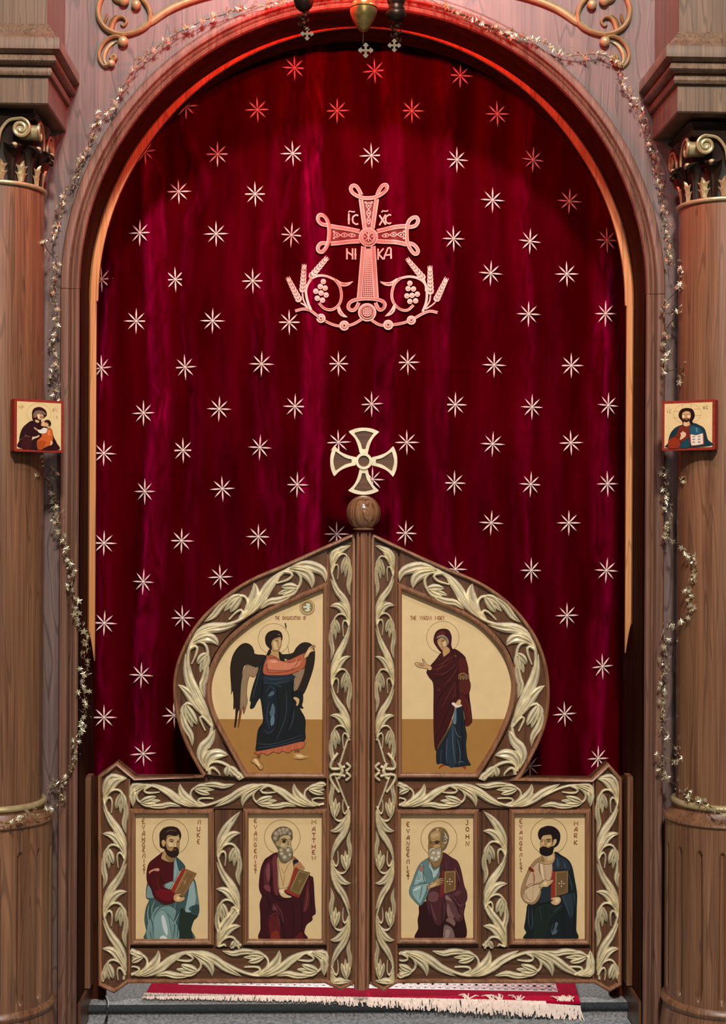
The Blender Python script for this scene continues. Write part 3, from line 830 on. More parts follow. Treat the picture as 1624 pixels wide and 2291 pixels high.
# letters in the emblem
FONT = {
 'T': [[(0, 0), (.6, 0)], [(.3, 0), (.3, 1)]], 'H': [[(0, 0), (0, 1)], [(.55, 0), (.55, 1)], [(0, .5), (.55, .5)]], 'E': [[(.5, 0), (0, 0), (0, 1), (.5, 1)], [(0, .5), (.4, .5)]],
 'e': [[(.5, .12), (.35, 0), (.12, .1), (0, .5), (.12, .9), (.35, 1), (.52, .85)], [(.03, .5), (.4, .5)]],
 'A': [[(0, 1), (.05, .7), (.3, 0), (.5, 0), (.52, 1)], [(.04, .64), (.5, .62)]], 'a': [[(.5, 0), (.5, 1)], [(.5, 0), (.15, .1), (0, .5), (.05, .9), (.5, .8)]],
 'N': [[(0, 1), (0, 0), (.55, 1), (.55, 0)]], 'n': [[(0, 0), (0, 1)], [(.5, 0), (.5, 1)], [(0, .3), (.5, .65)]], 'U': [[(0, 0), (0, .9), (.15, 1), (.5, .95)], [(.5, 0), (.5, 1)]],
 'C': [[(.5, .1), (.3, 0), (0, .25), (0, .75), (.3, 1), (.5, .9)]], 'I': [[(.15, 0), (.15, 1)]], 'O': [[(.28, 0), (0, .3), (0, .7), (.28, 1), (.55, .7), (.55, .3), (.28, 0)]],
 'F': [[(0, 1), (0, 0), (.5, 0)], [(0, .5), (.35, .5)]], 'V': [[(0, 0), (.27, 1), (.55, 0)]], 'R': [[(0, 1), (0, 0), (.45, .05), (.45, .45), (0, .5), (.5, 1)]],
 'G': [[(.5, .1), (.2, 0), (0, .3), (0, .8), (.25, 1), (.5, .85), (.5, .55), (.25, .55)]], 'M': [[(0, 1), (0, 0), (.32, .6), (.62, 0), (.62, 1)]], 'Y': [[(0, 0), (.27, .5), (.55, 0)], [(.27, .5), (.27, 1)]],
 'L': [[(0, 1), (.15, .1), (.5, 0), (.5, 1)]], 'S': [[(.5, .08), (.2, 0), (.02, .25), (.45, .65), (.4, .95), (0, .95)]], 'K': [[(0, 0), (0, 1)], [(.5, 0), (.05, .5), (.5, 1)]],
 'J': [[(.1, 0), (.35, 0), (.35, .85), (.15, 1), (0, .9)]], 'W': [[(0, 0), (.12, 1), (.32, .2), (.5, 1), (.64, 0)]], 'X': [[(0, 0), (.55, 1)], [(.55, 0), (0, 1)]],
 'P': [[(0, 1), (0, 0), (.45, .05), (.45, .45), (0, .5)]], 'Q': [[(.28, 0), (0, .3), (0, .7), (.28, 1), (.55, .7), (.55, .3), (.28, 0)], [(.1, .5), (.45, .5)]], '~': [[(0, .6), (.15, .2), (.4, .7), (.6, .3)]]}
for txt, x, y, h, w_ in (('I', 652, 360, 90, 60), ('C', 697, 368, 82, 62), ('X', 918, 373, 84, 62), ('C', 968, 376, 76, 60), ('n', 650, 648, 92, 62), ('I', 704, 648, 92, 70), ('K', 907, 650, 92, 60), ('A', 955, 650, 92, 74)):
    em = Emb()
    for st in FONT[txt]: em.rib([(x + a * w_ / .6 * .9, y + b_ * h) for a, b_ in st], 14, CREAM, 2, smooth=False)
    if txt == 'I': em.dot((x + .15 * w_ / .6 * .9, y + h * .55), 10, CREAM, 3)
    em.build('embroidered_letter', M['paint'], cur, sharp=180)
for x in (662, 935):
    em = Emb(); em.rib([(x, 352), (x + 14, 338), (x + 32, 348), (x + 54, 342)], 11, CREAM, 2); em.build('embroidered_letter', M['paint'], cur, sharp=180)

# ------------------------------------------------------------------ icon painting tools
class Art(MB):
    """flat painting made of thin colour layers; fn maps picture units to XZ"""
    def __init__(s, fn, y): super().__init__(); s.fn = fn; s.y = y; s.k = 0
    def P(s, col, pts, smooth=True):
        s.k += 1; q = [(pts[i], pts[i + 1]) for i in range(0, len(pts), 2)]
        if smooth: q = cat(q, 4, closed=True)
        q = [s.fn(*p) for p in q]
        y = s.y - s.k * 1.2e-5
        tri = tessellate_polygon([[Vector((p[0], p[1], 0)) for p in q]])
        s.add([(p[0], y, p[1]) for p in q], [tuple(t) for t in tri], hexc(col))
        xs = pts[::2]; ys = pts[1::2]
        if smooth and max(xs) - min(xs) > 130 and max(ys) - min(ys) > 130 and col != 'a3763c':
            h = ''.join('%02x' % int(int(col[i:i + 2], 16) * .42) for i in (0, 2, 4))
            s.S(h, 6, pts + pts[:2], taper=False)
    def S(s, col, w_, pts, taper=True, smooth=True):
        s.k += 1; q = [(pts[i], pts[i + 1]) for i in range(0, len(pts), 2)]
        if smooth and len(q) > 2: q = cat(q, 5)
        n = len(q) - 1; vs = []; y = s.y - s.k * 1.2e-5
        for i, p in enumerate(q):
            a, b_ = q[max(i - 1, 0)], q[min(i + 1, n)]; d = (b_[0] - a[0], b_[1] - a[1]); l = math.hypot(*d) or 1
            t = (.25 + .75 * math.sin(PI * (i / n * .9 + .05))) if taper else 1
            for sg in (-1, 1):
                x, z = s.fn(p[0] - d[1] / l * sg * w_ / 2 * t, p[1] + d[0] / l * sg * w_ / 2 * t); vs.append((x, y, z))
        s.add(vs, [(2 * i, 2 * i + 1, 2 * i + 3, 2 * i + 2) for i in range(n)], hexc(col))
    def C(s, col, cx, cy, r_, w_=None):
        pts = []
        for k in range(49):
            a = 2 * PI * k / 48; pts += [cx + r_ * math.cos(a), cy + r_ * math.sin(a)]
        if w_: s.S(col, w_, pts, taper=False, smooth=False)
        else: s.P(col, pts[:-2], smooth=False)
    def T(s, col, txt, x, y, h, w_, lw, dx=None, dy=0):
        for ch in txt:
            if ch != ' ':
                for st in FONT[ch]:
                    p = []
                    for a, b_ in st: p += [x + a * w_ / .6, y + b_ * h]
                    s.S(col, lw, p, taper=False, smooth=False)
            x += dx if dx is not None else 0; y += dy

def luke(a):
    a.C('8a6a3c', 700, 485, 308, 9)
    a.P('3d5654', [430,1380,330,1240,290,1330,282,1510,330,1560,280,1690,255,1890,285,2080,300,2243,1070,2243,1050,2060,1100,1900,1165,1820,1190,1700,1165,1480,1110,1210,1020,1210,900,1380,760,1500,560,1500])
    a.P('202f26', [880,1700,950,1740,1060,1790,1160,1830,1085,1920,1050,2040,1060,2243,800,2243,830,1980])
    a.P('8ea9a7', [1030,1230,1085,1215,1130,1330,1160,1500,1170,1640,1080,1650,1010,1700,1050,1760,950,1750,970,1600,1000,1450])
    a.P('5a7674', [1100,1250,1150,1400,1190,1680,1150,1690,1120,1640,1130,1480])
    a.P('2b4443', [1070,1660,1180,1640,1170,1830,1130,1790,1060,1760])
    a.P('6f8f8d', [450,1680,640,1640,800,1740,770,1900,840,2050,800,2243,330,2243,300,2000,380,1800])
    a.P('7d9c9a', [420,1840,540,1720,640,1800,690,2000,700,2243,400,2243])
    a.P('c3cfcc', [545,1830,590,1830,640,2000,650,2140,620,2150,560,2000])
    a.P('cfd8d6', [520,2190,580,2160,640,2200,620,2243,520,2243])
    for p in ([300,1700,320,1900,370,2240], [350,1600,345,1800,400,2000,410,2240], [440,1570,380,1850], [400,1840,520,1680,660,1650], [640,1780,720,1880,770,2000,740,2240], [830,1600,800,1780,760,1900], [870,1700,840,1900,810,2200]): a.S('2e4746', 16, p)
    for p in ([430,1570,380,1700,390,1840], [330,1640,310,1800,350,2100], [790,1600,760,1750], [700,1850,760,1960,790,1900,850,1780]): a.S('a9c0bd', 9, p)
    a.P('78918f', [300,1330,340,1290,420,1420,430,1510,300,1520,285,1450])
    a.P('4a0a10', [590,720,440,830,330,930,292,1080,300,1240,370,1370,420,1510,560,1620,650,1625,760,1590,820,1450,760,1380,690,1380,600,1340,590,1280,760,1210,770,900,650,900,560,840])
    a.P('6a0d16', [420,1400,560,1360,760,1390,800,1470,730,1570,560,1560,470,1480])
    a.S('2a0508', 14, [520,1100,540,1200,590,1290,600,1370]); a.S('2a0508', 12, [420,1100,350,1180,370,1350,440,1500]); a.S('7a2028', 8, [470,1150,480,1300,560,1400,700,1390])
    a.P('c58a72', [330,1110,340,1060,420,1020,490,1010,512,1040,480,1062,410,1055,350,1090])
    a.P('7c9a98', [760,840,800,820,900,920,950,1000,860,1060,800,1180,760,1250,745,1200])
    a.P('344d52', [790,820,880,890,950,990,900,1010,860,1060,830,1000])
    a.S('b6cac6', 8, [790,880,790,1050,765,1200]); a.P('83a09e', [600,1290,740,1230,720,1320,660,1370])
    # book
    a.P('8d2f22', [900,1020,935,1000,960,1030,760,1440,700,1385], False)
    a.P('7a5a33', [960,1020,1148,1100,930,1500,760,1440], False); a.S('c99a66', 8, [965,1045,780,1410], False, False)
    a.S('a9824e', 7, [985,1060,1110,1112,930,1450,800,1410,985,1060], False, False)
    a.S('d8b98a', 12, [905,1215,970,1270], True); a.S('d8b98a', 12, [965,1195,925,1300], True)
    # hand
    a.P('c99e6c', [750,1490,790,1450,900,1450,850,1480,880,1505,930,1500,940,1540,880,1580,800,1585,755,1550]); a.P('e2c193', [800,1500,850,1500,860,1540,810,1555])
    # neck, head
    a.P('b18d5e', [600,700,540,820,560,860,650,900,740,905,780,830,760,720]); a.P('8b6840', [640,760,720,830,780,800,740,900,680,890,620,820])
    a.P('a27e52', [600,480,640,440,860,430,860,520,850,600,830,780,740,820,650,780,590,660])
    a.P('c8a574', [640,500,700,460,850,470,840,540,800,560,800,640,740,650,660,640,630,560])
    a.P('dcbf90', [670,570,730,580,740,630,690,640]); a.P('dcbf90', [775,520,800,560,802,630,778,645])
    a.P('2a160e', [520,640,512,480,520,400,580,330,680,298,790,310,850,360,880,440,860,520,840,430,780,460,700,440,640,450,620,520,610,600,640,700,590,680])
    a.P('c49a68', [545,560,580,525,610,560,600,620,570,640])
    a.P('2a160e', [600,600,640,690,720,720,760,660,800,655,832,690,830,780,760,825,690,815,620,740])
    a.P('6e3d2a', [740,690,790,680,800,700,760,706])
    a.S('3a1f12', 16, [670,535,710,520,760,535]); a.S('3a1f12', 14, [810,530,845,530]); a.P('24140c', [690,550,735,540,740,560,700,565], True); a.P('24140c', [810,548,840,545,838,562,812,562])
    a.S('6a4426', 8, [775,540,795,590,808,635,780,650]); a.S('7c5a4a', 10, [620,400,700,360,800,380])
    a.T('7d3f28', 'eVAn', 215, 165, 85, 50, 12, 0, 105); a.T('7d3f28', 'G', 220, 575, 75, 48, 12, 0, 0); a.T('7d3f28', 'e', 222, 665, 70, 46, 12); a.T('7d3f28', 'L', 222, 765, 65, 52, 12); a.T('7d3f28', 'I', 235, 850, 70, 50, 12); a.T('7d3f28', 'S', 228, 945, 70, 44, 12); a.T('7d3f28', 'T', 225, 1035, 68, 46, 12)
    a.T('7d3f28', 'L', 1165, 185, 72, 56, 12); a.T('7d3f28', 'U', 1155, 300, 72, 56, 12); a.T('7d3f28', 'K', 1155, 405, 78, 56, 12); a.T('7d3f28', 'e', 1155, 515, 75, 48, 12)
def matthew(a):
    a.C('8a6a3c', 660, 488, 305, 9)
    a.P('3a0d14', [560,740,400,830,340,900,290,1040,262,1280,275,1400,312,1490,275,1620,285,1800,290,2040,305,2237,1048,2237,1035,2110,1075,1980,1170,1900,1175,1830,1228,1780,1215,1600,1190,1200,1150,1150,1060,1080,960,1050,860,900,700,800])
    a.P('56202a', [330,1050,400,900,480,870,480,1100,440,1250,460,1400,360,1380,340,1200]); a.P('7a4048', [380,1060,430,920,450,1100,430,1240,400,1200])
    a.P('6a2c34', [490,860,560,780,580,1000,590,1450,520,1400,500,1100]); a.P('733840', [340,1330,400,1290,460,1340,460,1410,400,1400])
    a.P('54202a', [480,1620,560,1640,640,1850,680,1990,620,1900,560,1760,490,1700]); a.P('7c4a4c', [500,1650,540,1680,560,1740,500,1720])
    a.P('5a1a1c', [420,1900,520,1800,600,1880,630,2080,620,2237,470,2237,430,2080]); a.P('7a2a1c', [480,2120,560,2070,600,2120,610,2237,480,2237])
    a.P('5c2028', [1110,1200,1130,1480,1090,1700,1020,1760,1040,1560]); a.P('5a141c', [880,2180,990,2090,1020,2237,880,2237])
    for p in ([460,860,470,1150,480,1450,620,1500], [500,1500,640,1560,820,1520], [420,1560,640,1900,700,2230], [820,1560,860,1900,840,2230], [960,1500,1000,1800,980,2100], [1100,1250,1160,1600,1150,1800], [330,1440,420,1560,420,1800]): a.S('1e0408', 16, p)
    for p in ([540,1600,640,1760,680,1940], [430,1850,560,1780,620,2000], [1090,1300,1080,1600,1030,1750]): a.S('8a5054', 7, p)
    a.P('b39364', [570,850,640,800,830,850,1000,960,1030,1040,880,1050,760,1340,600,1370,580,1100])
    a.P('cfae7e', [600,900,700,930,830,860,850,960,840,1080,740,1340,610,1350])
    for p in ([600,950,640,1150,680,1330], [640,1000,690,1090,760,960,830,870], [700,1100,690,1200,670,1330]): a.S('8d6f45', 10, p)
    a.P('a0603c', [830,800,900,840,840,870]); a.P('b07a50', [870,930,960,900,1020,1010,880,1000]); a.P('18202c', [840,890,900,850,940,900,870,945,862,990,848,940])
    a.P('8d2f22', [870,1000,920,1000,935,1040,790,1370,950,1480,950,1515,860,1490,690,1400,690,1370,770,1340], False)
    a.P('6c5630', [935,1035,1140,1085,960,1480,775,1390], False); a.S('b79a68', 8, [945,1065,1115,1105,950,1445,800,1375,945,1065], False, False)
    a.S('b79a68', 12, [925,1215,1000,1250]); a.S('b79a68', 12, [985,1185,940,1280])
    a.P('d0b184', [600,1370,680,1350,760,1360,700,1385,700,1420,760,1470,820,1490,790,1515,680,1510,615,1450]); a.P('e6cfa4', [620,1385,680,1380,680,1440,640,1440])
    a.P('7a6848', [590,720,620,880,700,920,780,880,830,820,820,720])
    a.P('a58c62', [590,520,640,450,820,450,830,520,805,560,815,680,740,700,620,660,580,600])
    a.P('bfa578', [640,470,760,450,800,500,730,510,640,520]); a.P('c8b084', [640,590,720,600,700,640,640,640])
    a.P('685a42', [590,690,545,620,480,500,490,420,560,340,640,305,740,310,820,370,832,470,810,520,790,450,700,440,620,480,590,560])
    for x, y, r_ in ((560, 420, 50), (540, 500, 38), (620, 370, 42), (680, 350, 40), (745, 360, 40), (700, 400, 38), (790, 420, 30), (640, 420, 30)): a.C('8d7f66', x, y, r_); a.C('b0a48c', x - 6, y - 4, r_ * .5)
    a.P('a58c62', [550,580,575,545,600,570,590,630,565,630])
    a.P('7c7058', [600,640,700,690,760,640,820,660,830,780,790,880,700,900,640,850,600,740])
    for x, y, r_ in ((760, 700, 44), (650, 760, 40), (700, 820, 44), (640, 700, 34), (790, 780, 30)): a.C('93886e', x, y, r_); a.C('c4baa0', x, y, r_ * .55)
    a.S('c8bea2', 14, [700,660,750,632,800,645,815,680])
    a.S('2a1a0e', 18, [640,520,700,510,740,530]); a.S('2a1a0e', 14, [785,520,815,525]); a.P('2a1a0e', [660,535,720,530,715,560,680,580]); a.S('5a3c22', 9, [755,530,765,600,745,625])
    a.S('cdb78a', 10, [775,540,785,620]); a.S('8d6a42', 5, [640,490,720,480])
    for ch, y in zip('eVAN', (165, 275, 385, 475)): a.T('85432a', ch, 180, y, 68, 50, 12)
    for ch, y, h in (('G', 575, 68), ('e', 680, 68), ('L', 785, 60), ('I', 870, 60), ('S', 950, 70), ('T', 1040, 60)): a.T('85432a', ch, 180 if ch not in 'I' else 188, y, h, 48, 12)
    for ch, y in zip('MATTHeW', (185, 305, 410, 505, 605, 700, 800)): a.T('85432a', ch, 1168, y, 70, 62, 12)
def john(a):
    a.C('8a6a3c', 740, 510, 308, 9)
    a.P('2d0c10', [560,1560,410,1640,400,1780,378,1900,388,2040,375,2243,1160,2243,1165,1800,1190,1620,1100,1500,700,1500])
    a.P('4a2228', [810,740,960,830,1060,900,1120,1060,1170,1300,1215,1420,1220,1540,1180,1640,1140,1900,1000,1900,900,1600,740,1560,560,1520,600,1340,740,1160,770,900])
    a.P('4a2228', [520,1600,580,1380,740,1360,800,1500,860,1640,840,1860,740,2000,640,1900]); a.P('6a4044', [560,1440,640,1400,740,1450,700,1580,560,1570])
    for p in ([560,1600,600,1800,660,1960], [740,1900,730,2243], [800,1560,790,1900,800,2243], [880,1000,860,1050], [960,900,950,1040], [1050,1000,1080,1200,1060,1350]): a.S('1c060a', 16, p)
    for p in ([600,1620,660,1820,700,1900], [860,900,880,1050], [1000,1000,1060,1100,1090,1250], [900,1540,1000,1640,1060,1780], [960,1460,1080,1640,1160,1620], [560,1640,570,1800]): a.S('82605e', 9, p)
    a.P('5c3a3e', [840,1470,940,1460,1000,1600,1080,1780,1120,1820,1060,1900,990,1840,900,1840,870,1760,860,1600]); a.P('8d6c66', [850,1480,900,1490,960,1580,920,1560,860,1540]); a.P('7c5a58', [870,1700,900,1620,950,1760,1000,1860,900,1860])
    a.P('7a5c56', [850,1900,940,1840,1020,1930,1000,2000,940,1960]); a.P('76605c', [820,2010,880,1980,980,2060,1000,2243,820,2243]); a.P('947e76', [860,2060,930,2080,900,2200,850,2200])
    a.P('5a3438', [1000,1430,1090,1390,1120,1420,1060,1480,960,1470])
    a.S('1c060a', 14, [900,1480,1040,1600,1090,1800]); a.S('1c060a', 14, [960,1440,1120,1640])
    # blue tunic and sleeve
    a.P('5f7d7c', [560,830,420,930,340,1080,290,1220,235,1370,245,1470,320,1570,420,1650,500,1560,560,1420,560,1330,600,1260,720,1180,760,960,700,1000,600,960,560,880])
    a.P('86a4a2', [400,1000,460,930,480,1100,520,1230,420,1260,310,1300]); a.P('a4bcb8', [560,920,600,960,660,1050,740,990,720,1100,640,1190,620,1080,570,1000])
    a.P('88a6a4', [330,1300,560,1260,560,1300,540,1400,480,1540,420,1620,340,1540,280,1440]); a.P('b8ccc6', [300,1380,360,1340,440,1320,380,1380,300,1400])
    for p in ([270,1320,400,1290,560,1265], [450,1300,440,1400,400,1550], [540,1290,520,1420,430,1620], [480,960,470,1140,500,1260], [570,940,640,1180], [360,1070,400,1200]): a.S('3a5756', 13, p)
    for p in ([430,1060,450,1200,340,1230], [370,1420,390,1560], [600,1000,650,1150], [500,1310,480,1440]): a.S('c4d6d0', 8, p)
    a.P('9a6a60', [400,1000,460,960,470,1060,410,1060])
    # book
    a.P('6e2420', [790,1060,840,1060,830,1440,790,1520,750,1500], False); a.P('6e5230', [838,1060,1030,1050,1025,1385,825,1450], False); a.S('c0935a', 9, [850,1078,1012,1070,1010,1370,842,1425,850,1078], False, False)
    for x, y in ((925, 1195), (925, 1282), (885, 1238), (965, 1238), (925, 1238)): a.C('e6d2b0', x, y, 10)
    # hand
    a.P('a8865a', [540,1350,560,1300,640,1260,700,1190,800,1180,830,1195,740,1210,820,1215,845,1225,740,1245,835,1255,740,1280,800,1290,720,1310,640,1340,560,1370]); a.P('c8a878', [590,1310,680,1260,700,1290,620,1330])
    for p in ([700,1215,830,1200], [700,1245,840,1235], [700,1275,830,1270]): a.S('5c3f24', 6, p)
    # head
    a.P('8a6c44', [560,840,570,880,660,1000,740,980,800,820,780,740]); a.S('5c4022', 10, [600,900,660,1010,740,960])
    a.P('84683f', [565,560,565,440,640,340,740,312,840,340,900,440,905,540,860,660,800,720,760,760,600,760,560,680])
    a.P('aa8b5c', [590,420,660,370,740,360,770,440,750,540,700,560,600,540]); a.P('bda070', [600,450,700,410,740,450,640,500]); a.P('c8ac7c', [690,340,720,330,740,350,700,360])
    a.P('6c5c44', [800,350,880,420,905,540,860,660,800,700,800,600,840,560,780,540])
    for p in ([830,400,860,460,820,480], [850,470,880,490,830,530], [870,540,850,580,810,570]): a.S('c8bea4', 18, p)
    a.P('8e7048', [790,640,800,590,840,590,830,650,800,660]); a.P('b3925f', [650,620,740,600,760,640,700,670,650,660])
    a.P('9c9078', [560,700,600,670,680,680,770,660,780,760,740,860,660,905,600,870,560,790])
    for x, y, r_ in ((645, 745, 38), (620, 830, 32), (690, 850, 36), (730, 750, 40), (735, 810, 30)): a.C('b0a68c', x, y, r_); a.C('d4ccb4', x, y, r_ * .55)
    a.S('d0c8b0', 16, [585,720,600,685,650,675,690,700]); a.S('5a4a34', 8, [600,760,640,700,680,710])
    a.S('2a1a0e', 16, [570,565,620,550]); a.S('2a1a0e', 18, [660,560,700,545,760,555]); a.P('2a1a0e', [670,570,740,565,720,590,690,590]); a.P('2a1a0e', [580,580,612,575,605,592]); a.S('5a3c22', 9, [640,560,625,640,600,665]); a.S('caa97a', 8, [628,575,618,650])
    a.S('6c5030', 5, [600,510,720,500]); a.S('6c5030', 5, [610,480,700,465])
    for ch, y, h in (('e', 220, 78), ('V', 340, 68), ('A', 455, 68), ('N', 550, 70), ('G', 640, 75), ('e', 740, 75), ('L', 860, 70), ('I', 968, 60), ('S', 1050, 75), ('T', 1140, 60)): a.T('6f3a1c', ch, 188, y, h, 52, 13)
    for ch, y in (('J', 190), ('O', 305), ('H', 430), ('N', 550)): a.T('6f3a1c', ch, 1200, y, 76, 56, 13)
def mark(a):
    a.C('8a6a3c', 672, 470, 310, 9)
    a.P('141c20', [760,740,900,800,1010,880,1070,1000,1110,1200,1150,1450,1145,1700,1135,2050,1110,2237,290,2237,285,2110,250,2030,270,1900,290,1740,320,1620,520,1400,720,1100])
    a.P('24303a', [760,800,900,830,1000,900,1040,1040,900,1030,740,1040]); a.P('3a4a58', [820,830,850,940,830,1010,800,940]); a.P('3a4a58', [920,900,960,980,950,1010,925,960])
    a.P('1f2c34', [540,1360,700,1330,710,1560,560,1600,480,1560]); a.P('4a5c68', [780,1940,830,1950,800,2040,810,2110,740,2150,720,2110,760,2040])
    a.P('26343c', [880,1480,1000,1450,1120,1440,1110,1700,1060,1860,960,1680]); a.P('18241f', [450,1640,700,1620,900,1700,700,1900,600,2237,420,2237,400,1900])
    for p in ([900,1480,960,1640,1040,1880], [740,1760,820,1700,900,1640], [330,1660,320,1900,350,2060], [380,1700,390,1950,370,2060], [520,1660,540,1900], [1000,1100,1060,1300,1060,1380], [740,1960,720,2110,860,2060]): a.S('4c5c66', 8, p)
    for p in ([700,1560,560,1620,460,1660], [620,1660,600,2237], [900,1700,940,2237], [1060,1420,1100,1700,1100,2100]): a.S('07090b', 14, p)
    a.P('9d7c58', [540,810,440,870,350,980,290,1100,220,1270,190,1400,200,1500,260,1590,350,1630,430,1620,500,1540,540,1420,540,1340,700,1230,730,960,600,940,510,900])
    a.P('c4a684', [360,1060,400,990,500,900,500,1040,560,1220,430,1280,300,1340,280,1260]); a.P('ccb08c', [250,1400,320,1340,420,1300,520,1290,520,1400,440,1560,350,1600,270,1540]); a.P('dcc4a0', [510,930,560,930,580,1100,600,1200,560,1200,520,1060]); a.P('c4a684', [600,950,720,940,690,1200,620,1190])
    a.P('b79878', [570,940,600,950,620,1180,590,1180])
    for p in ([270,1370,330,1290,420,1270], [280,1430,300,1520,370,1570], [410,1300,380,1580], [420,960,500,900,520,1060,560,1200], [400,1100,415,1280]): a.S('7c5a3c', 11, p)
    a.P('74281a', [320,1020,340,985,415,1040,400,1080,330,1050]); a.S('7a3020', 14, [405,1080,420,1180,410,1300]); a.S('e8d6b6', 9, [240,1460,260,1540,330,1590])
    a.P('8e2c20', [735,1065,780,1065,775,1490,745,1575,700,1560,705,1300], False); a.P('6c5230', [785,1065,1000,1050,995,1430,780,1495], False); a.S('a87f4c', 8, [800,1080,985,1068,980,1415,795,1475,800,1080], False, False); a.S('c07a50', 7, [782,1070,778,1490], False, False)
    for x, y in ((885, 1235), (885, 1318), (845, 1272), (925, 1272), (885, 1272)): a.C('e6d2b0', x, y, 10)
    a.P('caa87c', [500,1340,520,1280,570,1240,590,1205,620,1210,650,1225,720,1210,745,1215,730,1250,680,1300,640,1330,560,1330]); a.P('e0c498', [570,1260,620,1240,640,1280,590,1300]); a.S('7c5a38', 6, [640,1280,730,1240])
    a.P('caa87c', [700,1590,740,1550,700,1540,740,1510,840,1500,875,1540,860,1600,800,1640,730,1625]); a.P('e0c498', [780,1530,840,1530,840,1580,790,1600]); a.S('7c5a38', 6, [710,1590,780,1570])
    a.P('b4946a', [550,780,500,900,600,940,720,930,770,860,770,760,730,740]); a.P('8a6a44', [560,800,600,900,540,900,520,880]); a.P('caae80', [640,820,740,780,740,850,660,880])
    a.P('a98758', [530,480,560,430,720,420,760,480,760,640,700,680,560,680,525,620]); a.P('c4a475', [545,480,600,450,700,460,700,510,600,520,550,530]); a.P('d4b888', [640,600,700,570,700,610,650,640]); a.P('d4b888', [570,540,595,560,590,640,570,640]); a.P('c8a678', [560,600,540,560,530,600,535,650])
    a.P('1a0c0c', [500,500,485,420,520,340,600,300,680,288,780,320,850,400,862,500,830,600,770,650,740,620,730,520,710,440,620,440,560,460,530,520])
    a.P('c9a878', [745,560,760,520,795,515,800,560,770,610,740,630])
    a.P('1a0c0c', [515,670,570,640,620,650,660,665,720,640,760,640,745,700,720,770,640,800,560,785,515,740])
    a.S('2a160e', 18, [620,530,660,515,710,525]); a.S('2a160e', 14, [535,525,580,520]); a.P('2a160e', [635,545,690,540,670,560]); a.P('2a160e', [540,545,570,542,560,558]); a.S('6a4426', 8, [600,530,590,600,570,640])
    for ch, y, h in (('e', 165, 80), ('V', 268, 65), ('A', 372, 58), ('N', 468, 55), ('G', 552, 65), ('e', 645, 65), ('L', 755, 55), ('I', 835, 60), ('S', 915, 75), ('T', 1010, 65)): a.T('7d3f20', ch, 170, y, h, 50, 12)
    for ch, y in (('M', 210), ('A', 310), ('R', 415), ('K', 535)): a.T('7d3f20', ch, 1105, y, 72, 56, 13)
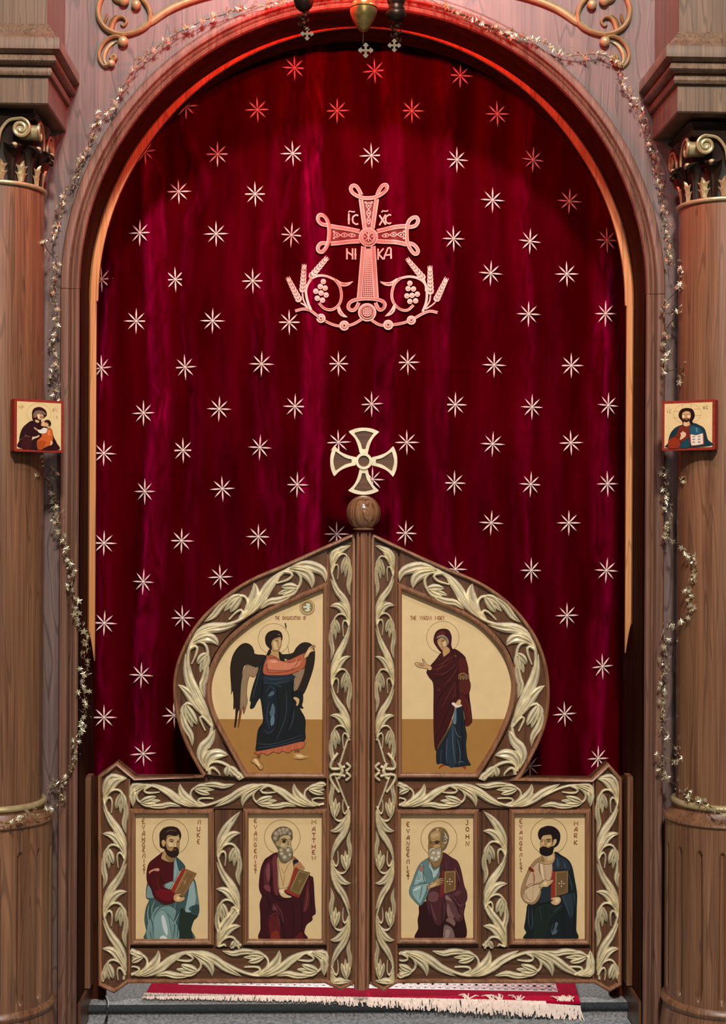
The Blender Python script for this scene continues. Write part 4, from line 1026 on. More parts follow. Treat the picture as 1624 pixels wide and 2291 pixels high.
def angel(a):
    a.P('a3763c', [-260,1540,1370,1545,1370,2290,330,2290], False)
    a.S('6b4a20', 7, [890,525,925,720,970,1000,1000,1250,1025,1350], False, False)
    a.C('6a5024', 695, 432, 215, 5)
    a.P('241a12', [590,660,440,640,420,590,390,530,330,492,260,500,190,560,130,660,100,780,95,900,110,1140,102,1200,128,1150,140,1260,140,1405,165,1380,165,1500,150,1640,170,1640,200,1440,240,1380,230,1200,260,900,300,790,400,810,520,830,600,760])
    a.P('241a12', [780,650,950,630,1010,550,1080,490,1160,480,1230,520,1265,620,1250,800,1190,1000,1100,1200,1010,1150,1080,980,1130,800,1080,700,900,720])
    a.P('8f7458', [310,790,390,800,410,830,480,820,470,900,420,960,360,950,330,1060,320,1200,330,1300,280,1470,270,1380,240,1500,205,1665,205,1560,225,1380,240,1080,270,900]); a.P('8f7458', [950,870,1060,880,1120,830,1110,920,1040,1100,1010,1140,985,1120,960,960])
    a.P('7a3f22', [270,1360,290,1380,285,1450,272,1470]); a.P('7a3f22', [235,1380,245,1480,225,1600,205,1665,200,1600,215,1480])
    for p in ([300,820,290,1000], [350,810,330,960], [390,840,370,940], [430,840,420,940], [265,1100,255,1300], [300,1100,290,1330], [1060,890,1010,1080]): a.S('b59c7e', 7, p)
    a.P('14191c', [600,640,520,760,470,900,400,1110,365,1280,380,1300,370,1390,420,1380,470,1290,510,1260,540,1450,545,1580,480,1690,455,1880,455,1980,600,1960,850,1910,1110,1850,1130,1700,1130,1540,1070,1420,1000,1280,970,1100,960,930,780,900,580,880,560,760])
    a.P('1e2a34', [560,940,960,930,960,1000,800,1050,600,1060,545,1010]); a.P('151f28', [560,1080,700,1060,740,1200,760,1500,720,1700,600,1740,560,1560])
    a.P('14161a', [945,1180,1000,1150,1090,1180,1100,1280,1085,1350,1105,1390,1060,1385,1000,1330,955,1260]); a.P('caa474', [965,1250,1000,1235,1050,1270,1030,1350,1005,1345,1010,1300]); a.S('3a2818', 8, [985,1250,1015,1340])
    a.P('4a5c68', [650,1170,690,1150,700,1200,620,1225]); a.P('4f6270', [650,1420,680,1320,710,1390,705,1480,650,1500,640,1440]); a.P('5f7382', [655,1520,700,1490,700,1600,655,1630]); 
    for p in ([560,960,700,990,940,960], [550,1040,700,1050,900,1010], [580,1180,640,1090,700,1120,730,1180], [600,1260,680,1230], [630,1300,600,1500,640,1680], [560,1680,620,1740,700,1680], [460,1880,700,1880,1100,1760], [480,1940,760,1900,1110,1810], [520,800,470,1000,400,1250], [410,1120,430,1260], [870,1140,860,1500,720,1850], [980,1400,960,1560,900,1700], [800,1100,780,1080,700,1060]): a.S('3c4c58', 8, p)
    for p in ([545,860,540,1100,520,1260], [740,1100,760,1500,700,1800], [930,960,960,1300,880,1700], [600,1090,560,1250]): a.S('05070a', 14, p)
    a.P('b05a3c', [600,680,660,660,760,700,790,740,930,710,1080,640,1140,640,1130,800,1040,870,900,925,720,935,560,915,555,800]); a.P('c97a5a', [600,720,700,700,900,760,1060,720,1060,800,900,860,660,860,600,820]); a.P('e0a080', [640,740,700,730,750,745,700,760]); 
    for p in ([620,700,700,690,780,740], [560,880,700,900,920,870,1060,800], [1060,700,1000,790,940,850], [1100,660,1070,780], [620,760,600,840,640,910]): a.S('7e3420', 9, p)
    for p in ([880,740,840,840], [1020,700,960,830], [1090,660,1080,760]): a.S('e6ac8c', 7, p)
    a.P('caa474', [1115,660,1150,600,1190,540,1250,512,1250,525,1215,550,1270,530,1265,545,1235,570,1265,590,1200,620,1170,670,1120,700]); a.P('e2c294', [1160,610,1200,570,1200,600,1150,660]); a.S('3a2818', 5, [1190,560,1250,518]); a.S('3a2818', 5, [1200,575,1265,538])
    a.P('b98f5e', [660,600,650,650,700,660,770,700,765,600]); a.P('20120c', [620,590,660,560,650,640,600,660]); a.P('20120c', [765,600,810,640,850,720,800,735,775,700])
    a.P('b08a5a', [650,480,680,440,800,400,802,480,790,540,760,590,700,600,660,560]); a.P('d2b284', [690,470,730,460,740,500,750,570,700,560]); a.P('d2b284', [768,440,790,450,782,520,765,520])
    a.P('20120c', [640,560,590,500,580,410,620,340,710,310,790,335,815,400,805,450,790,400,720,410,680,440,660,490,670,560]); a.S('d8c8a8', 10, [755,370,785,372]); a.S('3a2214', 6, [600,380,700,360,800,370])
    a.S('2a160e', 10, [710,450,755,445]); a.S('2a160e', 9, [780,440,798,445]); a.P('20120c', [720,462,750,458,745,470]); a.S('6a4426', 6, [765,450,772,500,755,510]); a.S('8a3c28', 8, [748,540,770,540])
    a.P('b4603f', [455,1985,600,1960,850,1905,1105,1850,1100,1940,960,1970,900,2010,820,1985,760,2015,690,1995,610,2040,540,2010,480,2030,425,2010])
    for p in ([560,1980,540,2020], [640,1970,610,2030], [740,1950,720,2000], [860,1930,830,1990], [960,1900,960,1960], [1060,1880,1050,1950]): a.S('e09a78', 9, p)
    a.P('7a4a28', [470,2030,515,2030,500,2090,460,2090]); a.P('bb8c56', [380,2120,420,2075,480,2085,500,2130,550,2190,540,2230,500,2235,460,2180,390,2140]); a.P('e0bd8a', [420,2100,460,2100,500,2170,490,2200,450,2150])
    a.P('7a4a28', [990,1960,1050,1960,1045,2020,990,2020]); a.P('bb8c56', [970,2060,985,2010,1060,2010,1110,2040,1165,2045,1170,2075,1060,2095,985,2090]); a.P('e0bd8a', [1000,2040,1060,2030,1120,2060,1040,2070])
    for P in ([380,2120,460,2190,500,2240,545,2235], [975,2085,1060,2098,1165,2080]): a.S('3a2410', 7, P)
    a.S('2a1c10', 16, [852,205,860,235,868,285]); a.S('2a1c10', 8, [845,222,870,215]); a.S('2a1c10', 8, [852,262,878,250])
    x = 715
    for ch in 'THE ANNUNCIATION OF':
        if ch == ' ': x += 32
        else:
            w_ = {'I': 14, 'M': 36}.get(ch, 25); a.T('8a4a2c', {'A': 'a'}.get(ch, ch), x, 115 if ch != 'L' else 120, 46, w_ * .82, 6.5); x += w_ * (1 if ch == 'I' else .92)
    # roundel with a dove
    cx, cy = 1160, -10
    a.C('a68a58', cx, cy, 107); a.C('c0a878', cx, cy, 88, 12); a.C('866d3c', cx, cy, 76)
    a.P('c8ccb8', [1110,-30,1150,-25,1140,-60,1190,-62,1200,-30,1185,-18,1215,-5,1190,5,1200,35,1160,50,1120,35,1150,20,1150,0,1110,0])
def mary(a):
    a.P('a3763c', [-10,1540,1440,1540,1040,2290,-10,2290], False)
    a.C('6a5024', 560, 410, 224, 5)
    a.P('8a3a1e', [500,2230,540,2170,620,2180,560,2200]); a.P('8a3a1e', [820,2190,880,2180,875,2235,850,2225])
    a.P('16202a', [475,1950,560,1800,680,1600,740,1380,830,1370,860,1600,890,1760,880,1900,900,2080,945,2175,880,2185,800,2200,700,2205,620,2185,540,2155,475,2150])
    a.P('5c7480', [720,1440,745,1380,745,1600,700,1580]); a.P('22323e', [620,1850,690,1620,720,1640,740,1900,730,2180,640,2180])
    for p in ([700,1620,700,1900,740,2160], [720,1640,760,1760,830,1800], [620,1800,610,2000,620,2160], [540,1960,530,2150], [760,1800,800,2000,790,2180], [760,2140,830,2130,860,2150]): a.S('5c7280', 7, p)
    for p in ([580,1860,570,2150], [670,1700,680,2180], [820,1450,830,1800,850,2160]): a.S('060a0e', 12, p)
    a.P('3a0a0c', [540,620,460,720,340,870,370,960,430,1060,432,1400,435,1700,450,1930,480,1970,560,1820,640,1640,700,1480,760,1300,860,1400,860,1600,880,1640,930,1610,965,1570,950,1400,925,1200,930,1050,915,900,880,720,860,670,780,600,700,570])
    a.P('50140f', [770,720,870,700,910,900,780,920]); a.P('541a12', [790,1000,930,1010,925,1170,800,1200]); a.P('4e1410', [790,1180,860,1210,930,1400,960,1570,880,1640,850,1420,800,1290])
    for p in ([450,820,600,740,740,640], [400,860,560,820,700,720], [440,920,600,900,760,760], [560,1080,680,960,780,800], [540,1390,640,1200,740,1020], [600,1500,680,1300,740,1100], [480,1100,500,1150,520,1110], [470,900,540,800,680,640], [730,1050,735,1250], [880,1240,930,1400,940,1550]): a.S('74302a', 7, p)
    for p in ([420,960,560,960,720,820], [440,1400,540,1200,700,1000], [520,1700,620,1450,700,1250], [770,720,770,1000,760,1250], [460,1800,560,1650]): a.S('1c0204', 12, p)
    a.S('b08a4c', 10, [775,930,840,905,900,930])
    for k in range(7): a.S('caa468', 6, [785 + k * 20, 930, 780 + k * 22, 985 + (k % 2) * 12], False, False)
    for k in range(17): a.S('8c7a4a', 5, [690 - k * 13, 1580 + k * 22, 700 - k * 13, 1600 + k * 22], False, False)
    a.S('7c5a38', 6, [700,1560,600,1740,490,1910])
    for k in range(4): a.S('b3925a', 8, [880 + k * 14, 1630 + k * 2, 890 + k * 12, 1720 + k * 8], True, False)
    a.P('caa474', [172,775,190,755,260,765,300,760,275,715,290,712,340,780,400,810,405,850,370,865,330,840,220,820]); a.P('a67e4e', [220,775,300,785,300,810,240,805]); a.S('6a4a28', 5, [190,780,290,815]); a.S('6a4a28', 5, [300,770,340,830])
    a.P('caa474', [780,1270,810,1280,800,1340,760,1385,720,1370,740,1320]); a.P('ded0bc', [680,1325,720,1310,760,1350,830,1345,800,1370,740,1375])
    a.P('3a0a0c', [545,620,445,490,440,400,480,320,560,290,640,310,680,400,675,520,700,600,640,600])
    a.P('5a1a12', [480,360,560,320,600,360,520,380,470,420]); a.P('8e7a6c', [465,430,490,390,560,370,620,410,645,470,620,520,600,430,540,405,490,420])
    a.P('b08a5a', [480,450,530,410,590,430,620,500,600,560,560,590,520,550,490,500]); a.P('d2b284', [560,470,600,460,600,520,570,530]); a.P('d2b284', [515,460,530,470,535,520,520,520])
    a.P('b98f5e', [560,590,620,540,660,600,600,660,570,670]); a.P('5c2018', [545,640,570,690,560,720]); a.S('a8703c', 9, [570,680,660,600])
    a.S('2a160e', 9, [535,445,590,440]); a.S('2a160e', 8, [490,460,512,455]); a.P('20120c', [535,458,580,452,570,466]); a.S('6a4426', 7, [520,455,540,520,560,520]); a.S('8a3c28', 9, [540,548,565,545])
    a.S('c8945c', 8, [735,655,740,680]); a.S('c8945c', 6, [725,668,750,668]); a.S('c8945c', 6, [505,700,515,715])
    x = 110
    for ch in 'THE VIRGIN MARY':
        if ch == ' ': x += 42
        else:
            w_ = {'I': 22, 'M': 44}.get(ch, 31); a.T('8a4420', {'A': 'a'}.get(ch, ch), x, 112, 52, w_ * .78, 7); x += w_

# ------------------------------------------------------------------ royal doors
YD = 0.0            # carved ground plane
class Band:
    def __init__(s, A, B, n=120):
        s.A = resample(A, n); s.B = resample(B, n); s.n = n
        s.L = (plen(s.A) + plen(s.B)) / 2; s.h = sum(math.dist(a, b_) for a, b_ in zip(s.A, s.B)) / (n + 1) / 2
    def at(s, t, v):
        t = max(.004, min(.996, t)); v = max(-.97, min(.97, v))
        """t 0..1 along, v -1 (edge A) .. 1 (edge B)"""
        q = max(0, min(1, t)) * s.n; i = min(int(q), s.n - 1); f = q - i
        a = [s.A[i][k] + (s.A[i + 1][k] - s.A[i][k]) * f for k in (0, 1)]; b_ = [s.B[i][k] + (s.B[i + 1][k] - s.B[i][k]) * f for k in (0, 1)]
        if False:
            i = 0 if t < 0 else s.n - 1; e = (t if t < 0 else t - 1) * s.L
            d = (s.A[i + 1][0] - s.A[i][0], s.A[i + 1][1] - s.A[i][1]); l = math.hypot(*d)
            a = [a[k] + d[k] / l * e for k in (0, 1)]; b_ = [b_[k] + d[k] / l * e for k in (0, 1)]
        return tuple(a[k] + (b_[k] - a[k]) * (v + 1) / 2 for k in (0, 1))
YR = YD + .001; RH = .015
def spray(mb, f, h, full=True):
    B = lambda P, w_, kind='leaf', hh=1.0, **k: mb.blade([f(u, v) for u, v in P], w_ * h, YR, RH * hh, kind, **k)
    B([(-.02, .84), (.2, .72), (.40, .26), (.56, -.28), (.84, -.92)], .33)
    B([(-.04, .80), (.12, .50), (.26, .05), (.33, -.45), (.34, -.94)], .34)
    B([(-.02, .84), (.14, .62), (.27, .28), (.38, -.16)], .20, hh=1.15)
    B([(-.06, .82), (.08, .48), (.15, .0), (.12, -.45), (.00, -.74)], .105, 'stem', hh=.9)
    B([(-.12, .80), (-.01, .55), (.01, .32), (-.08, .20), (-.26, .26)], .13, 'stem', taper=lambda t: 1 - .55 * t)
    B([(.04, -.68), (-.12, -.86), (-.30, -.86), (-.45, -.72), (-.64, -.90)], .24)
def flower(mb, f, h):
    B = lambda P, w_, hh=1.0, **k: mb.blade([f(u, v) for u, v in P], w_ * h, YR, RH * hh, 'leaf', **k)
    fat = lambda t: max(.05, math.sin(PI * (.12 + .83 * t)) ** .7)
    B([(.07, -.58), (-.04, -.72), (-.20, -.70)], .25, 1.1, n=6, taper=fat)
    B([(.07, -.50), (-.03, -.30), (-.19, -.10)], .25, 1.2, n=6, taper=fat)
    B([(.06, -.54), (-.08, -.48), (-.27, -.44)], .19, .8, n=6, taper=fat)
def scroll(root, band, bends, d=1, first=1, ends=(0, 0), L0=None):
    """bends: list of t positions; first: side (+1 = edge B) of the first bend; d: +1 leaves point to growing t"""
    n = len(bends); pts = []
    side = lambda k: .84 * first * (1 if k % 2 == 0 else -1)
    L0 = L0 or (bends[-1] - bends[0]) / (n - 1)
    T = [bends[0] - L0 * ends[0]] if ends[0] else []; V = [side(0) * math.cos(PI * ends[0])] if ends[0] else []
    T += list(bends); V += [side(k) for k in range(n)]
    if ends[1]: T.append(bends[-1] + L0 * ends[1]); V.append(side(n - 1) * math.cos(PI * ends[1]))
    for k in range(len(T) - 1):
        for i in range(8):
            q = i / 8; e = (1 - math.cos(PI * q)) / 2 if not (k == 0 and ends[0]) and not (k == len(T) - 2 and ends[1]) else q
            pts.append(band.at(T[k] + (T[k + 1] - T[k]) * q, V[k] + (V[k + 1] - V[k]) * e))
    pts.append(band.at(T[-1], V[-1]))
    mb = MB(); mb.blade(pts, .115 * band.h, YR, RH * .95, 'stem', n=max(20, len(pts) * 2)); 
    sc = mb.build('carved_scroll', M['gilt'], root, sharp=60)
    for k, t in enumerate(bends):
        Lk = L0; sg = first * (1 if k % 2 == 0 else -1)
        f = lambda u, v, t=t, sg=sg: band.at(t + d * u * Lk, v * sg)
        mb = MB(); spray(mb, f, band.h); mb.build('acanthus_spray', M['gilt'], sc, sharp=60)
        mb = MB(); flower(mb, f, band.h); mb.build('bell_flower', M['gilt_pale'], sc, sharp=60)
    return sc
FRAME = [(0, .013), (0, -.006), (.002, -.009), (.006, -.013), (.010, -.013), (.0135, -.008), (.014, -.002), (.016, -.002), (.016, .004)]
EDGE = [(0, .004), (0, -.008), (.003, -.014), (.007, -.015), (.010, -.011), (.0115, -.004), (.012, .045)]
def cw(pts):
    A = sum(pts[i][0] * pts[(i + 1) % len(pts)][1] - pts[(i + 1) % len(pts)][0] * pts[i][1] for i in range(len(pts)))
    return pts if A < 0 else pts[::-1]
def frame(root, pts, label=None):
    mb = MB(); P = cw(pts); mb.sweep(P, FRAME, closed=True)
    return mb.build('icon_frame', M['walnut_light'], root, sharp=50)
PANEL = hexc('dcc190')
def icon(root, win, fn, org, sc, label):
    mb = MB(); mb.prism(win, YD + .0085, YD + .014, PANEL)
    p = mb.build('icon_panel', M['paint'], root, smooth=False); p['label'] = label
    a = Art(lambda x, y: U(org[0] + x / sc, org[1] + y / sc, YD + .0085), YD + .0083)
    fn(a)
    a.build('painted_figure', M['paint'], p, smooth=False)
def ground(root, pts, mat):
    mb = MB(); mb.prism(pts, YD, YD + .03)
    return mb.build('carved_ground', mat, root, smooth=False)
def leaf(side):
    L = side < 0
    label = ('left carved royal door, showing the Annunciation angel above two evangelists' if L else 'right carved royal door, showing the veiled woman above two evangelists')
    outer = [(795,1191),(714,1227),(629,1265),(558,1296),(502,1333),(445,1387),(411,1443),(391,1500),(388,1557),(397,1613),(417,1670),(445,1722),(455,1738)] if L else \
            [(830,1192),(913,1231),(998,1269),(1069,1299),(1126,1336),(1168,1378),(1202,1429),(1222,1485),(1229,1542),(1225,1602),(1208,1656),(1180,1712),(1166,1738)]
    inn = [(731,1306),(643,1341),(587,1364),(536,1395),(496,1438),(470,1483),(462,1528),(463,1571),(479,1619),(502,1670),(530,1715),(545,1742)] if L else \
          [(891,1304),(959,1336),(1032,1365),(1083,1395),(1126,1438),(1148,1480),(1156,1528),(1151,1585),(1134,1636),(1106,1687),(1085,1722),(1072,1743)]
    gold = [(723,1319),(657,1347),(601,1372),(553,1404),(513,1440),(485,1486),(474,1530),(476,1574),(493,1619),(519,1667),(553,1729),(721,1730)] if L else \
           [(899,1320),(970,1350),(1027,1374),(1072,1401),(1112,1443),(1134,1483),(1144,1528),(1138,1579),(1120,1630),(1095,1678),(1063,1729),(899,1729)]
    rest = [(458,1738),(303,1738),(262,1704),(220,1734),(220,2203),(256,2221),(289,2198),(727,2198),(761,2214),(795,2199)] if L else \
           [(1163,1740),(1322,1742),(1360,1706),(1390,1740),(1390,2202),(1362,2218),(1327,2198),(888,2198),(858,2216),(830,2201)]
    oc = cat(UL(outer, YD), 4)
    outline = oc + UL(rest, YD)
    hx = U(220 if L else 1390, 1900, YD)[0]
    root = thing('royal_door', label, 'door', (hx, 0, .05), 'pair of royal doors')
    # back board, set behind the icons, closed all round by the edge moulding
    mb = MB(); mb.prism(outline, YD + .014, YD + .045); mb.build('back_board', M['walnut_v'], root, smooth=False)
    mb = MB(); mb.sweep(cw(outline), [(-o, y) for o, y in EDGE][::-1], closed=True, flip=False); mb.build('edge_moulding', M['walnut_light'], root, sharp=50)
    # grounds
    if L:
        st = [(735,1236),(787,1212),(787,2196),(761,2206),(735,2196)]; cs = (736, 787)
        rails = [((296,727),(1749,1809)), ((293,727),(2122,2190))]; mun = (481, 541); ost = [(228,1740),(262,1713),(287,1736),(287,2194),(256,2211),(228,2198)]; os_ = (228, 286)
        wins = [((303,1821),(466,2102)), ((556,1821),(720,2102))]; arts = [(luke, (290,1810), 'panel of a dark-bearded man in blue and dark red holding a book'), (matthew, (545,1810), 'panel of a grey-bearded man in dark crimson holding a book')]
        arch_b = [inn, outer]; cside = 1
    else:
        st = [(837,1212),(885,1234),(885,2196),(858,2207),(837,2198)]; cs = (837, 885)
        rails = [((891,1322),(1749,1809)), ((891,1322),(2122,2190))]; mun = (1078, 1137); ost = [(1332,1738),(1360,1715),(1384,1742),(1384,2198),(1362,2209),(1332,2194)]; os_ = (1332, 1386)
        wins = [((897,1822),(1059,2100)), ((1151,1821),(1309,2102))]; arts = [(john, (885,1810), 'panel of a balding grey-bearded man in pale blue and plum'), (mark, (1140,1810), 'panel of a black-bearded man in cream and black')]
    ground(root, UL(st, YD), M['walnut_v']); ground(root, UL(ost, YD), M['walnut_v'])
    for (a, b_), (c_, d_) in rails: ground(root, UL([(a, c_), (b_, c_), (b_, d_), (a, d_)], YD), M['walnut_h'])
    ground(root, UL([(mun[0], 1812), (mun[1], 1812), (mun[1], 2119), (mun[0], 2119)], YD), M['walnut_v'])
    # arched ground between the icon frame and the edge
    OI = cat(UL(outer, YD), 6); II = cat(UL(inn, YD), 6)
    O2 = []
    for i, p in enumerate(OI):
        a, b_ = OI[max(i - 1, 0)], OI[min(i + 1, len(OI) - 1)]; d = (b_[0] - a[0], b_[1] - a[1]); l = math.hypot(*d)
        sg = 1 if L else -1
        O2.append((p[0] - d[1] / l * .011 * sg, p[1] + d[0] / l * .011 * sg))
    stx = U(735 if L else 885, 1300, YD)[0]
    O3 = [p for p in O2 if (p[0] < stx if L else p[0] > stx)]
    n = 40; O3 = resample(O3, n); I3 = resample(II, n)
    mb = MB(); vs = []
    for a, b_ in zip(O3, I3): vs += [(a[0], YD, a[1]), (b_[0], YD, b_[1])]
    fs = [(2 * i, 2 * i + 1, 2 * i + 3, 2 * i + 2) for i in range(n)]
    mb.add(vs, fs); mb.build('carved_ground', M['walnut_v'], root, smooth=False)
    # icons
    gp = cat(UL(gold[:11], YD), 4) + [UL(gold, YD)[-1]]
    frame(root, gp)
    icon(root, gp, angel if L else mary, (500, 1360) if L else (900, 1360), 6.191, 'arched panel of a winged figure in dark robes, one arm raised' if L else 'arched panel of a woman in a dark red mantle')
    for ((a, c_), (b_, d_)), (fn, org, lab) in zip(wins, arts):
        wpts = UL([(a, c_), (b_, c_), (b_, d_), (a, d_)], YD)
        frame(root, wpts); icon(root, wpts, fn, org, 7.637, lab)
    # dividing beads along the centre stile and outer stile
    for x, ya, yb in ((((733, 1240, 2196)), ((289, 1742, 2194))) if L else (((887, 1238, 2196)), ((1327, 1742, 2194)))):
        mb = MB(); p = UL([(x, ya), (x, yb)], YD); mb.sweep(p, [(-.0035, .002), (-.003, -.004), (0, -.0065), (.003, -.004), (.0035, .002)], flip=False); mb.build('bead', M['walnut_light'], root, sharp=70)
    # scrolls
    fr = lambda y, a, b_: (y - a) / (b_ - a)
    def vband(x0, x1, y0, y1, a=0, b_=0): return Band(UL([(x0, y0 + a), (x0, y1)], YD), UL([(x1, y0 + b_), (x1, y1)], YD))
    x0_, x1_ = cs
    # centre stile upper part: leaves grow upwards (d=-1 as t runs down); lower part mirrored
    top = 1218; up_b = [1250, 1385, 1512, 1640] if L else [1255, 1383, 1512, 1640]
    b1 = vband(x0_ + 1, x1_ - 1, top, 1722, 22 if L else 0, 0 if L else 22); dn_b = [1818, 1935, 2062, 2178]
    b2 = vband(x0_ + 1, x1_ - 1, 1722, 2196)
    f1 = -1 if L else 1
    scroll(root, b1, [fr(y, top, 1722) for y in up_b], d=-1, first=f1, ends=(0, .5))
    scroll(root, b2, [fr(y, 1722, 2196) for y in dn_b], d=1, first=-f1, ends=(.75, 0))
    # knot between the two halves
    mb = MB(); cx_ = x0_ + 26 if L else x1_ - 24
    K = lambda pts, w_: mb.blade(UL([(cx_ + (a if L else -a), 1724 + b_) for a, b_ in pts], YD), w_ * .00135, YR - .001, RH * 1.1, 'stem', n=14)
    K([(-6, -40), (-20, -20), (-22, -6), (-4, -5), (10, -10)], 3.6); K([(10, 12), (-6, 8), (-22, 10), (-20, 24), (-4, 48)], 3.6)
    K([(-5, -18), (3, 0), (-5, 18)], 4.4); K([(12, -18), (21, -9), (12, 1)], 3.4); K([(12, 3), (21, 12), (12, 22)], 3.4)
    mb.build('carved_knot', M['gilt'], root, sharp=60)
    # outer stile
    x0_, x1_ = os_
    b3 = vband(x0_, x1_, 1738, 2194)
    scroll(root, b3, [fr(y, 1738, 2194) for y in (1785, 1908, 2038, 2165)], d=-1 , first=(-1 if L else 1), ends=(.35, .2))
    # rails
    def hband(x0, x1, y0, y1): return Band(UL([(x0, y0), (x1, y0)], YD), UL([(x0, y1), (x1, y1)], YD))
    (ra, rb), (ya, yb) = rails[0]; bt = hband(ra, rb, ya + 2, yb - 2)
    if L: scroll(root, bt, [fr(x, ra, rb) for x in (325, 445, 585, 700)], d=-1, first=-1, ends=(.2, .2))
    else: scroll(root, bt, [fr(x, ra, rb) for x in (905, 1020, 1145, 1290)][0:4], d=1, first=1, ends=(.2, .2))
    (ra, rb), (ya, yb) = rails[1]; bt = hband(ra, rb, ya + 2, yb - 4)
    if L: scroll(root, bt, [fr(x, ra, rb) for x in (310, 430, 580, 700)], d=1, first=1, ends=(0, .2))
    else: scroll(root, bt, [fr(x, ra, rb) for x in (910, 1050, 1190, 1300)], d=1, first=-1, ends=(.2, .2))
    # muntin
    b4 = vband(mun[0] + 1, mun[1] - 1, 1814, 2117)
    if L: scroll(root, b4, [fr(y, 1814, 2117) for y in (1905, 2030, 2113)], d=-1, first=-1, ends=(.6, 0), L0=.40)
    else: scroll(root, b4, [fr(y, 1814, 2117) for y in (1900, 2018, 2113)], d=-1, first=1, ends=(.6, 0), L0=.40)
    mb = MB()
    # arch band
    ab = Band(I3, O3)
    scroll(root, ab, [.13, .33, .54, .76, .97], d=-1, first=1, ends=(0, 0))
    return root
leaf(-1)
leaf(1)

# ------------------------------------------------------------------ meeting post with ball and cross
YP = -0.03
post = thing('door_post', 'reeded wooden post between the two doors, with a wooden ball and gilt cross on top', 'post', (U(811.5, 2000, YP)[0], YP, .05))
xa, zt_ = U(797, 1190, YP); xb, zb_ = U(825.5, 2212, YP)
w_ = xb - xa
prof = [(0, .02), (0, -.002), (.1, -.010), (.16, -.010), (.2, -.002), (.24, -.004), (.30, -.014), (.5, -.017), (.70, -.014), (.76, -.004), (.8, -.002), (.84, -.010), (.9, -.010), (1, -.002), (1, .02)]
mb = MB(); vs = [(xa + p * w_, YP + y, z) for z in (zb_, zt_) for p, y in prof]; n = len(prof)
mb.add(vs, [(k, k + 1, n + k + 1, n + k) for k in range(n - 1)] + [tuple(range(n))[::-1], tuple(range(n, 2 * n))])
mb.build('post', M['walnut_light'], post, sharp=50)
mb = MB(); mb.box(xa - .006, xb + .008, .046, .052, zb_ - .012, zt_ - .02); mb.box(xa + .008, xb - .008, YP + .018, .047, zb_ + .01, zt_ - .02); mb.build('rebate', M['walnut_v'], post, smooth=False)
bc = U(813, 1147, YP); br = 39 * .00133
mb = MB(); mb.ball((bc[0], YP, bc[1]), br, 48, 32); mb.v = [p for p in mb.v]
# flattened underside with a turned rim
mb.v = [(x, y, max(z, bc[1] - br * .93)) for x, y, z in mb.v]
mb.build('ball', wood('ball_wood', hexc('5c3a22'), hexc('9a6f50'), rough=.16, sc=1.6, ring=.7), post, sharp=180)
mb = MB(); mb.lathe(bc[0], YP, [(.001, bc[1] - br * .99), (.030, bc[1] - br * .99), (.032, bc[1] - br * .92), (.026, bc[1] - br * .86)], 32); mb.build('collar', M['walnut_light'], post)
# cross: four flared arms with gilt rims round recessed wood
cc = U(813.5, 1032, YP); s_ = (YP - CAM.y) / F_PX
crossw = M['walnut_h']
def arm(ang):
    def R_(pts): return [(cc[0] + (x * math.cos(ang) - y * math.sin(ang)) * s_, cc[1] + (x * math.sin(ang) + y * math.cos(ang)) * s_) for x, y in pts]
    outl = [(10, 17), (14, 34), (22, 52), (34, 66)] ; top = [(24, 72), (12, 75), (0, 76), (-12, 75), (-24, 72)]
    P = cat([(9, 17), (13, 34), (21, 52), (35, 66)], 5) + cat([(35, 66), (18, 73), (0, 75), (-18, 73), (-35, 66)], 4)[1:] + cat([(-35, 66), (-21, 52), (-13, 34), (-9, 17)], 5)[1:]
    I = cat([(4, 27), (8, 42), (22, 63)], 5) + cat([(22, 63), (0, 68), (-22, 63)], 4)[1:] + cat([(-22, 63), (-8, 42), (-4, 27)], 5)[1:]
    mb = MB(); mb.prism(R_(P), YP - .002, YP + .010); mb.build('cross_arm', crossw, post, smooth=False)
    mb = MB(); n = 40; A_ = resample(P + [P[0]], n)[:-1]; B_ = resample(I + [I[0]], n)[:-1]
    # rim ring between outer and inner outline, aligned by angle of travel
    A_ = R_(A_); B_ = R_(B_); vs = []
    for a, b_ in zip(A_, B_): vs += [(a[0], YP + .002, a[1]), (a[0], YP - .007, a[1]), (b_[0], YP - .007, b_[1]), (b_[0], YP - .001, b_[1])]
    fs = []
    for i in range(n):
        j = (i + 1) % n
        for k in range(3): fs.append((i * 4 + k, i * 4 + k + 1, j * 4 + k + 1, j * 4 + k))
    mb.add(vs, fs); mb.build('gilt_rim', M['gilt_pale'], post, sharp=40)
for k in range(4): arm(k * PI / 2 + .0)
mb = MB()
def ring(mb, c, r0_, r1_, y0, y1, n=40):
    vs = []
    for k in range(n):
        a = 2 * PI * k / n; ca, sa = math.cos(a), math.sin(a)
        for r_, y in ((r1_, y1), (r1_, y0), (r0_, y0), (r0_, y1)): vs.append((c[0] + r_ * ca, y, c[1] + r_ * sa))
    mb.add(vs, [(k * 4 + q, ((k + 1) % n) * 4 + q, ((k + 1) % n) * 4 + q + 1, k * 4 + q + 1) for k in range(n) for q in range(3)])
ring(mb, cc, 12.5 * s_, 18.5 * s_, YP - .011, YP + .01); mb.build('centre_ring', M['gilt_pale'], post, sharp=40)
mb = MB(); mb.lathe(0, 0, [(.0001, 0), (13 * s_, 0)], 24); mb.v = [(cc[0] + x, YP - .004, cc[1] + y) for x, y, z in mb.v]; mb.build('centre_disc', crossw, post, smooth=False)
mb = MB(); mb.box(cc[0] - .004, cc[0] + .004, YP + .004, YP + .009, bc[1] + br * .9, cc[1] - 66 * s_); mb.build('pin', M['walnut_light'], post)

